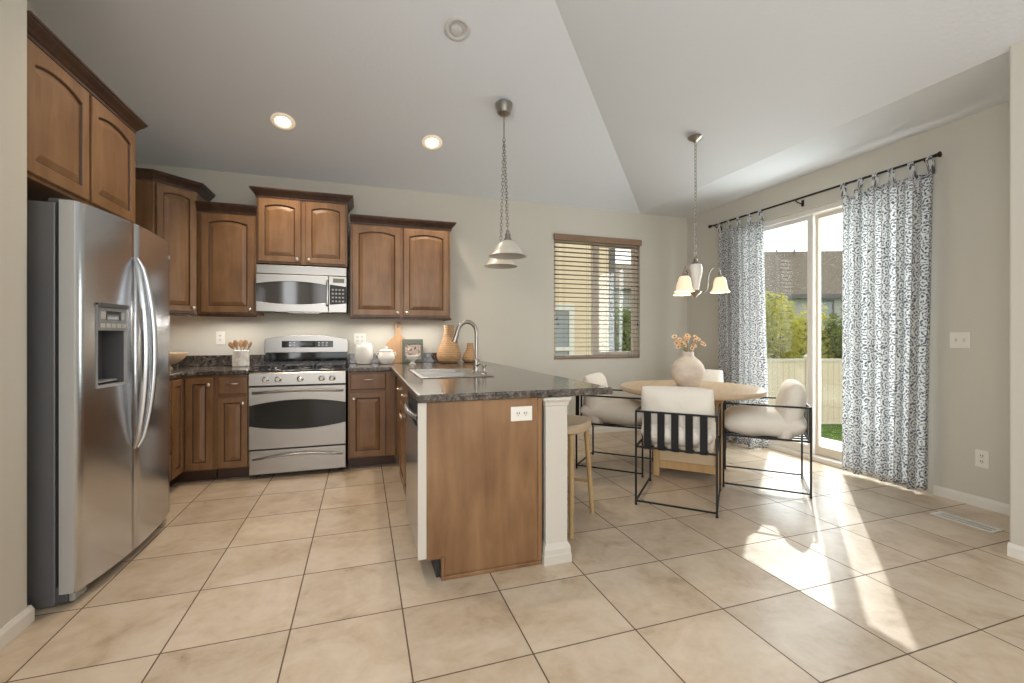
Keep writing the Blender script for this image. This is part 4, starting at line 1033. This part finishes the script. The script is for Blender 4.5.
# ------------------------------------------------------------------ lights
def chain(b, p0, p1, n, r=.0085, th=.0016):
    p0, p1 = Vector(p0), Vector(p1); d = (p1 - p0); L = d.length / n; q = d.normalized().to_track_quat('Z', 'Y').to_matrix().to_4x4()
    for i in range(n):
        c_ = p0 + d * ((i + .5) / n); rot = Matrix.Translation(c_) @ q @ Matrix.Rotation(R(90 * (i % 2)), 4, 'Z')
        pts = [rot @ Vector((r * .62 * math.cos(a), 0, L * .68 * math.sin(a))) for a in [2 * PI * k_ / 10 for k_ in range(10)]]
        b.tube(pts, th, 5, closed=True)
def ceil_z(y): return ZE + (YB - y) / 3
SLOPE = math.atan(1 / 3)
# twin glass pendant over the peninsula
PXc, PYc = 2.767, 2.103; pz = ceil_z(PYc)
t = thing('pendant_light', 'nickel pendant light with two bell glass shades hung on chains over the peninsula', 'pendant light', (PXc, PYc, pz))
b = MB().lathe([(.072, .0), (.074, -.010), (.068, -.04), (.058, -.085), (.040, -.10), (.012, -.112), (.001, -.113)], 28)
cb = b.build('canopy', 'nickel', t, smooth=True)
b = MB().tube([(0, 0, -.11), (0, 0, -.30)], .006, 8); b.build('stem', 'nickel', t, smooth=True)
for sx_, sy_, zr in ((2.717, 1.843, 1.835), (2.816, 2.358, 1.835)):
    q = Vector((sx_ - PXc, sy_ - PYc, 0))
    zt = zr - pz
    b = MB(); chain(b, (0, 0, -.30), (q.x, q.y, zt + .215), 30, .019, .0030); b.build('chain', 'nickel', t, smooth=True)
    MB().lathe([(.006, .215), (.012, .205), (.012, .185), (.022, .178), (.024, .145), (.036, .128), (.036, .122)], 18, (q.x, q.y, zt)).build('socket_cap', 'nickel', t, smooth=True)
    sp = [(.034, .125), (.052, .117), (.076, .097), (.098, .068), (.116, .038), (.132, .016), (.150, .003), (.153, .0)]
    MB().lathe(sp + [(r_ - .004, z_ - .002) for r_, z_ in reversed(sp)], 40, (q.x, q.y, zt), False, False).build('shade', 'alabaster_off', t, smooth=True)
# chandelier over the table
CHX, CHY = 4.415, 1.69; cz = ZE + (XH - CHX) / 3
CZ = .085
t = thing('chandelier', 'nickel chandelier with three lit bell shades hung on a chain over the dining table', 'chandelier', (CHX, CHY, 0))
b = MB().lathe([(.064, cz), (.066, cz - .008), (.052, cz - .024), (.022, cz - .04), (.008, cz - .05), (.001, cz - .051)], 28)
cn = b.build('canopy', 'nickel', t, smooth=True)
b = MB(); chain(b, (0, 0, cz - .05), (0, 0, CZ + 1.80), 32, .017, .0028); b.build('chain', 'nickel', t, smooth=True)
MB().lathe([(.004, 1.805), (.016, 1.80), (.022, 1.79), (.014, 1.778), (.030, 1.768), (.034, 1.760), (.001, 1.757)], 20, (0, 0, CZ)).build('top_cap', 'nickel', t, smooth=True)
MB().lathe([(.020, 1.757), (.050, 1.745), (.060, 1.715), (.058, 1.68), (.047, 1.63), (.036, 1.575), (.030, 1.53), (.033, 1.518)], 28, (0, 0, CZ)).build('urn_body', 'ceramic', t, smooth=True)
MB().lathe([(.033, 1.517), (.055, 1.508), (.048, 1.490), (.022, 1.472), (.008, 1.452), (.001, 1.447)], 20, (0, 0, CZ)).build('bottom_finial', 'nickel', t, smooth=True)
for deg in (-18, 102, 222):
    a = R(deg) ; d = side * math.cos(a) + fwd * math.sin(a)
    ar = [(r_, z_ + CZ) for r_, z_ in [(.035, 1.505), (.078, 1.500), (.098, 1.545), (.100, 1.62), (.122, 1.690), (.160, 1.712), (.192, 1.690), (.200, 1.645)]]
    # smooth the arm
    def cr(P_, n=5):
        o = []
        for i in range(len(P_) - 1):
            p0, p1, p2, p3 = P_[max(i - 1, 0)], P_[i], P_[i + 1], P_[min(i + 2, len(P_) - 1)]
            for k_ in range(n):
                u = k_ / n; o.append(tuple(.5 * (2 * p1[c_] + (p2[c_] - p0[c_]) * u + (2 * p0[c_] - 5 * p1[c_] + 4 * p2[c_] - p3[c_]) * u * u + (3 * p1[c_] - p0[c_] - 3 * p2[c_] + p3[c_]) * u ** 3) for c_ in (0, 1)))
        return o + [P_[-1]]
    arm = MB().tube([(d.x * r_, d.y * r_, z_) for r_, z_ in cr(ar)], .006, 8).build('arm', 'nickel', t, smooth=True)
    c_ = (d.x * .200, d.y * .200, CZ)
    MB().lathe([(.007, 1.648), (.015, 1.645), (.026, 1.628), (.026, 1.624), (.001, 1.623)], 16, c_).build('socket_cap', 'nickel', arm, smooth=True)
    sp = [(.028, 1.626), (.042, 1.618), (.052, 1.59), (.057, 1.55), (.065, 1.517), (.084, 1.494)]
    MB().lathe(sp + [(r_ - .003, z_ - .001) for r_, z_ in reversed(sp)], 28, c_, False, False).build('shade', 'shade_lit', arm, smooth=True)
    MB().ball((c_[0], c_[1], 1.57 + CZ), .018, 12, .026).build('bulb', 'bulb', arm, smooth=True)
    lamp('chandelier_bulb_light', 'POINT', (CHX + c_[0], CHY + c_[1], 1.48 + CZ), 1.5, (1, .78, .52), shadow_soft_size=.03)
# recessed lights in the sloped ceiling
def downlight(label, x, y, lit):
    t = thing('recessed_light', label, 'ceiling light', (x, y, ceil_z(y)), 0, 'recessed ceiling lights'); t.rotation_euler = (-SLOPE, 0, 0)
    MB().lathe([(.068, -.0012), (.092, -.0012), (.094, -.006), (.086, -.012), (.072, -.015), (.064, -.012), (.056, -.004), (.054, -.0012)], 36, cap0=False, cap1=False).build('trim_ring', 'can_lit' if lit else 'white_metal', t, smooth=True)
    if lit:
        MB().lathe([(.055, -.0015), (.050, -.006), (.035, -.010), (.001, -.011)], 28).build('lamp', 'bulb', t, smooth=True)
        s = lamp('downlight', 'SPOT', (x, y - .01, ceil_z(y) - .03), 72, (1, .82, .62), spot_size=R(110), spot_blend=.8, shadow_soft_size=.05); s.rotation_euler = (0, 0, 0)
    else:
        MB().lathe([(.056, -.0015), (.054, -.003), (.001, -.003)], 28).build('baffle', 'grey_eye', t)
        MB().lathe([(.040, -.0035), (.040, -.018), (.034, -.022), (.001, -.023)], 24, (-.006, .008, 0)).build('eyeball', 'white_metal', t, smooth=True)
downlight('lit recessed ceiling light above the range side, left of the other lit one', .978, 2.636, True)
downlight('lit recessed ceiling light above the sink side of the back cabinets', 2.232, 2.646, True)
downlight('unlit recessed eyeball light high on the sloped ceiling', 2.252, 1.559, False)
downlight('lit recessed ceiling light cut off by the top edge of the picture', .95, 1.52, True)

# ------------------------------------------------------------------ outside
GZ = -1.2
b = MB(); b.box(XR + .2, 60, -25, 60, GZ - .2, GZ); b.box(-25, XR + .2, YB + .2, 60, GZ - .2, GZ)
tag(b.build('lawn', 'lawn'), 'green lawn of the back yard beyond the patio door', 'lawn', None, 'structure')
tag(MB().box(XR + .15, XR + 1.5, .2, 3.0, GZ, -.10).build('patio_deck', 'trim', None, bevel=.01), 'pale patio landing just outside the sliding door', 'landing', None, 'structure')
# vinyl fence, perpendicular to the view
fo = (12.773, 7.458, GZ)
t = thing('vinyl_fence', 'tan vinyl privacy fence across the back yard', 'fence', fo, -.321)
for x0, x1 in ((-3.0, -1.54), (-1.41, .13), (.26, 2.66), (2.79, 5.2)):
    MB().box(x0, x1, -.015, .015, .08, 1.70).build('board_panel', 'fence', t)
    MB().box(x0, x1, -.03, .03, 1.70, 1.79).build('top_rail', 'vinyl', t, bevel=.01); MB().box(x0, x1, -.03, .03, .03, .08).build('bottom_rail', 'vinyl', t, bevel=.01)
for x in (-1.475, .195, 2.725): 
    b = MB(); b.box(x - .06, x + .06, -.06, .06, .001, 1.85); b.loops([[(x - .075, -.075, 1.85), (x + .075, -.075, 1.85), (x + .075, .075, 1.85), (x - .075, .075, 1.85)], [(x - .01, -.01, 1.92), (x + .01, -.01, 1.92), (x + .01, .01, 1.92), (x - .01, .01, 1.92)]]); b.build('post', 'vinyl', t)
# shrubs
def leafy(name, label, cat, loc, rx, ry, rz_, n, m, size, seed, trunk=True, group=None):
    rnd = random.Random(seed); t = thing(name, label, cat, loc, 0, group); b = MB()
    lumps = [(Vector((rnd.uniform(-.55, .55) * rx, rnd.uniform(-.55, .55) * ry, rnd.uniform(.25, .85) * rz_)), rnd.uniform(.35, .6)) for _ in range(9)]
    for i in range(n):
        c_, k_ = rnd.choice(lumps); d = Vector((rnd.gauss(0, 1), rnd.gauss(0, 1), rnd.gauss(0, 1))).normalized()
        p = c_ + Vector((d.x * rx, d.y * ry, d.z * rz_ * .5)) * k_ * rnd.uniform(.75, 1.05)
        if p.z < .05: p.z = rnd.uniform(.05, .4)
        nrm = (d + Vector((rnd.uniform(-.7, .7), rnd.uniform(-.7, .7), rnd.uniform(-.2, .9)))).normalized(); a = nrm.orthogonal().normalized(); a = Matrix.Rotation(rnd.uniform(0, 6.28), 3, nrm) @ a; e = nrm.cross(a); s_ = size * rnd.uniform(.6, 1.3)
        b.add([p - a * s_, p - e * s_ * .45, p + a * s_, p + e * s_ * .45], [(0, 1, 2, 3)])
    b.build('foliage', m, t)
    if trunk:
        b = MB()
        for q in range(4): b.tube([(0, 0, 0), (rnd.uniform(-.3, .3) * rx, rnd.uniform(-.3, .3) * ry, rz_ * .45), (rnd.uniform(-.5, .5) * rx, rnd.uniform(-.5, .5) * ry, rz_ * .8)], [.06, .04, .015], 6)
        b.build('trunk', 'bark', t)
    return t
leafy('shrub', 'tall sunlit yellow-green shrub behind the fence, left of the door stile', 'shrub', (14.166, 9.419, GZ), 1.0, 1.0, 3.75, 5200, 'leaf_bright', .085, 1)
leafy('shrub', 'sunlit shrub behind the fence, close beside the white door stile', 'shrub', (15.638, 9.351, GZ), .8, 1.0, 3.6, 3800, 'leaf_bright', .085, 2)
leafy('shrub', 'darker green shrub behind the fence, right of the door stile', 'shrub', (15.882, 8.427, GZ), .75, .9, 3.0, 4200, 'leaf_dark', .085, 4)
# house beyond the fence
ho = (30.205, 21.581, GZ)
t = thing('neighbour_house', 'grey house with a long brown shingle roof beyond the fence', 'house', ho, -.391)
E_, Rg = 5.05, 9.0        # eave and ridge heights above ground
MB().box(-3.0, 14, 0, 9, 0, E_).build('wall', 'siding_grey', t)
b = MB(); b.loops([[(-3.5, -.5, E_ - .05), (14.5, -.5, E_ - .05), (14.5, 9.5, E_ - .05), (-3.5, 9.5, E_ - .05)], [(-3.5, -.5, E_ + .2), (14.5, -.5, E_ + .2), (14.5, 9.5, E_ + .2), (-3.5, 9.5, E_ + .2)], [(-1.9, 4.3, Rg), (13, 4.3, Rg), (13, 4.7, Rg), (-1.9, 4.7, Rg)]]); b.build('roof', 'roof', t)
MB().box(-3.5, 14.5, -.56, -.5, E_ - .08, E_ + .16).build('gutter', 'dark_grey', t)
for x0, x1, z0, z1 in ((-2.5, -1.2, 3.2, 4.6), (1.0, 2.1, 2.9, 4.75)):
    f_ = MB().slab([x0 - .12, x0, x1, x1 + .12], [z0 - .12, z0, z1, z1 + .12], lambda x, z: not (x0 < x < x1 and z0 < z < z1), 0, .06); f_.xf(Matrix.Rotation(R(90), 4, 'X')); o_ = f_.build('window', 'dark_grey', t)
    MB().box(x0, x1, -.03, -.005, z0, z1).build('pane', 'ext_glass', o_)
for x in (.4, 1.7): MB().tube([(x, 3.9, 8.4), (x, 3.9, 9.1)], .05, 10).build('roof_pipe', 'dark_grey', t)
MB().box(2.4, 7, -1.6, -.01, 2.35, 2.65).build('porch_roof', 'roof', t)
# house next door seen through the blind
t = thing('side_house', 'tan sided house close outside the back window', 'house', (1.0, 7.3, GZ), 0)
MB().box(0, 5.95, 0, 8, 0, 7.2).build('wall', 'siding_tan', t)
b = MB(); b.loops([[(-.4, -.25, 7.2), (6.2, -.25, 7.2), (6.2, 8.4, 7.2), (-.4, 8.4, 7.2)], [(2.4, 3.8, 9.2), (3.4, 3.8, 9.2), (3.4, 4.2, 9.2), (2.4, 4.2, 9.2)]]); b.build('roof', 'roof', t)
MB().box(5.86, 6.0, -.03, .1, 0, 7.2).build('corner_board', 'dark_grey', t)
x0, x1, z0, z1 = 4.05, 4.85, 1.0 - GZ - .9, 2.95
f_ = MB().slab([x0 - .12, x0, x1, x1 + .12], [z0 - .14, z0, (z0 + z1) / 2 - .04, (z0 + z1) / 2 + .04, z1, z1 + .14], lambda x, z: not (x0 < x < x1 and (z0 < z < (z0 + z1) / 2 - .04 or (z0 + z1) / 2 + .04 < z < z1)), 0, .06); f_.xf(Matrix.Rotation(R(90), 4, 'X')); o_ = f_.build('window', 'vinyl_white', t)
MB().box(x0, x1, -.03, -.005, z0, z1).build('pane', 'ext_glass', o_)
leafy('yard_tree', 'small green tree outside the back window, right of the tan house', 'tree', (8.15, 9.0, GZ), .9, .9, 3.7, 3600, 'leaf_dark', .085, 9)
t = thing('far_house', 'far house with a low roof glimpsed through the top right of the blind', 'house', (10.5, 17, GZ), 0)
MB().box(0, 9, 0, 6, 0, 4.6).build('wall', 'siding_grey', t)
b = MB(); b.loops([[(-.5, -.5, 4.6), (9.5, -.5, 4.6), (9.5, 6.5, 4.6), (-.5, 6.5, 4.6)], [(3, 2.8, 6.3), (6, 2.8, 6.3), (6, 3.2, 6.3), (3, 3.2, 6.3)]]); b.build('roof', 'roof', t)
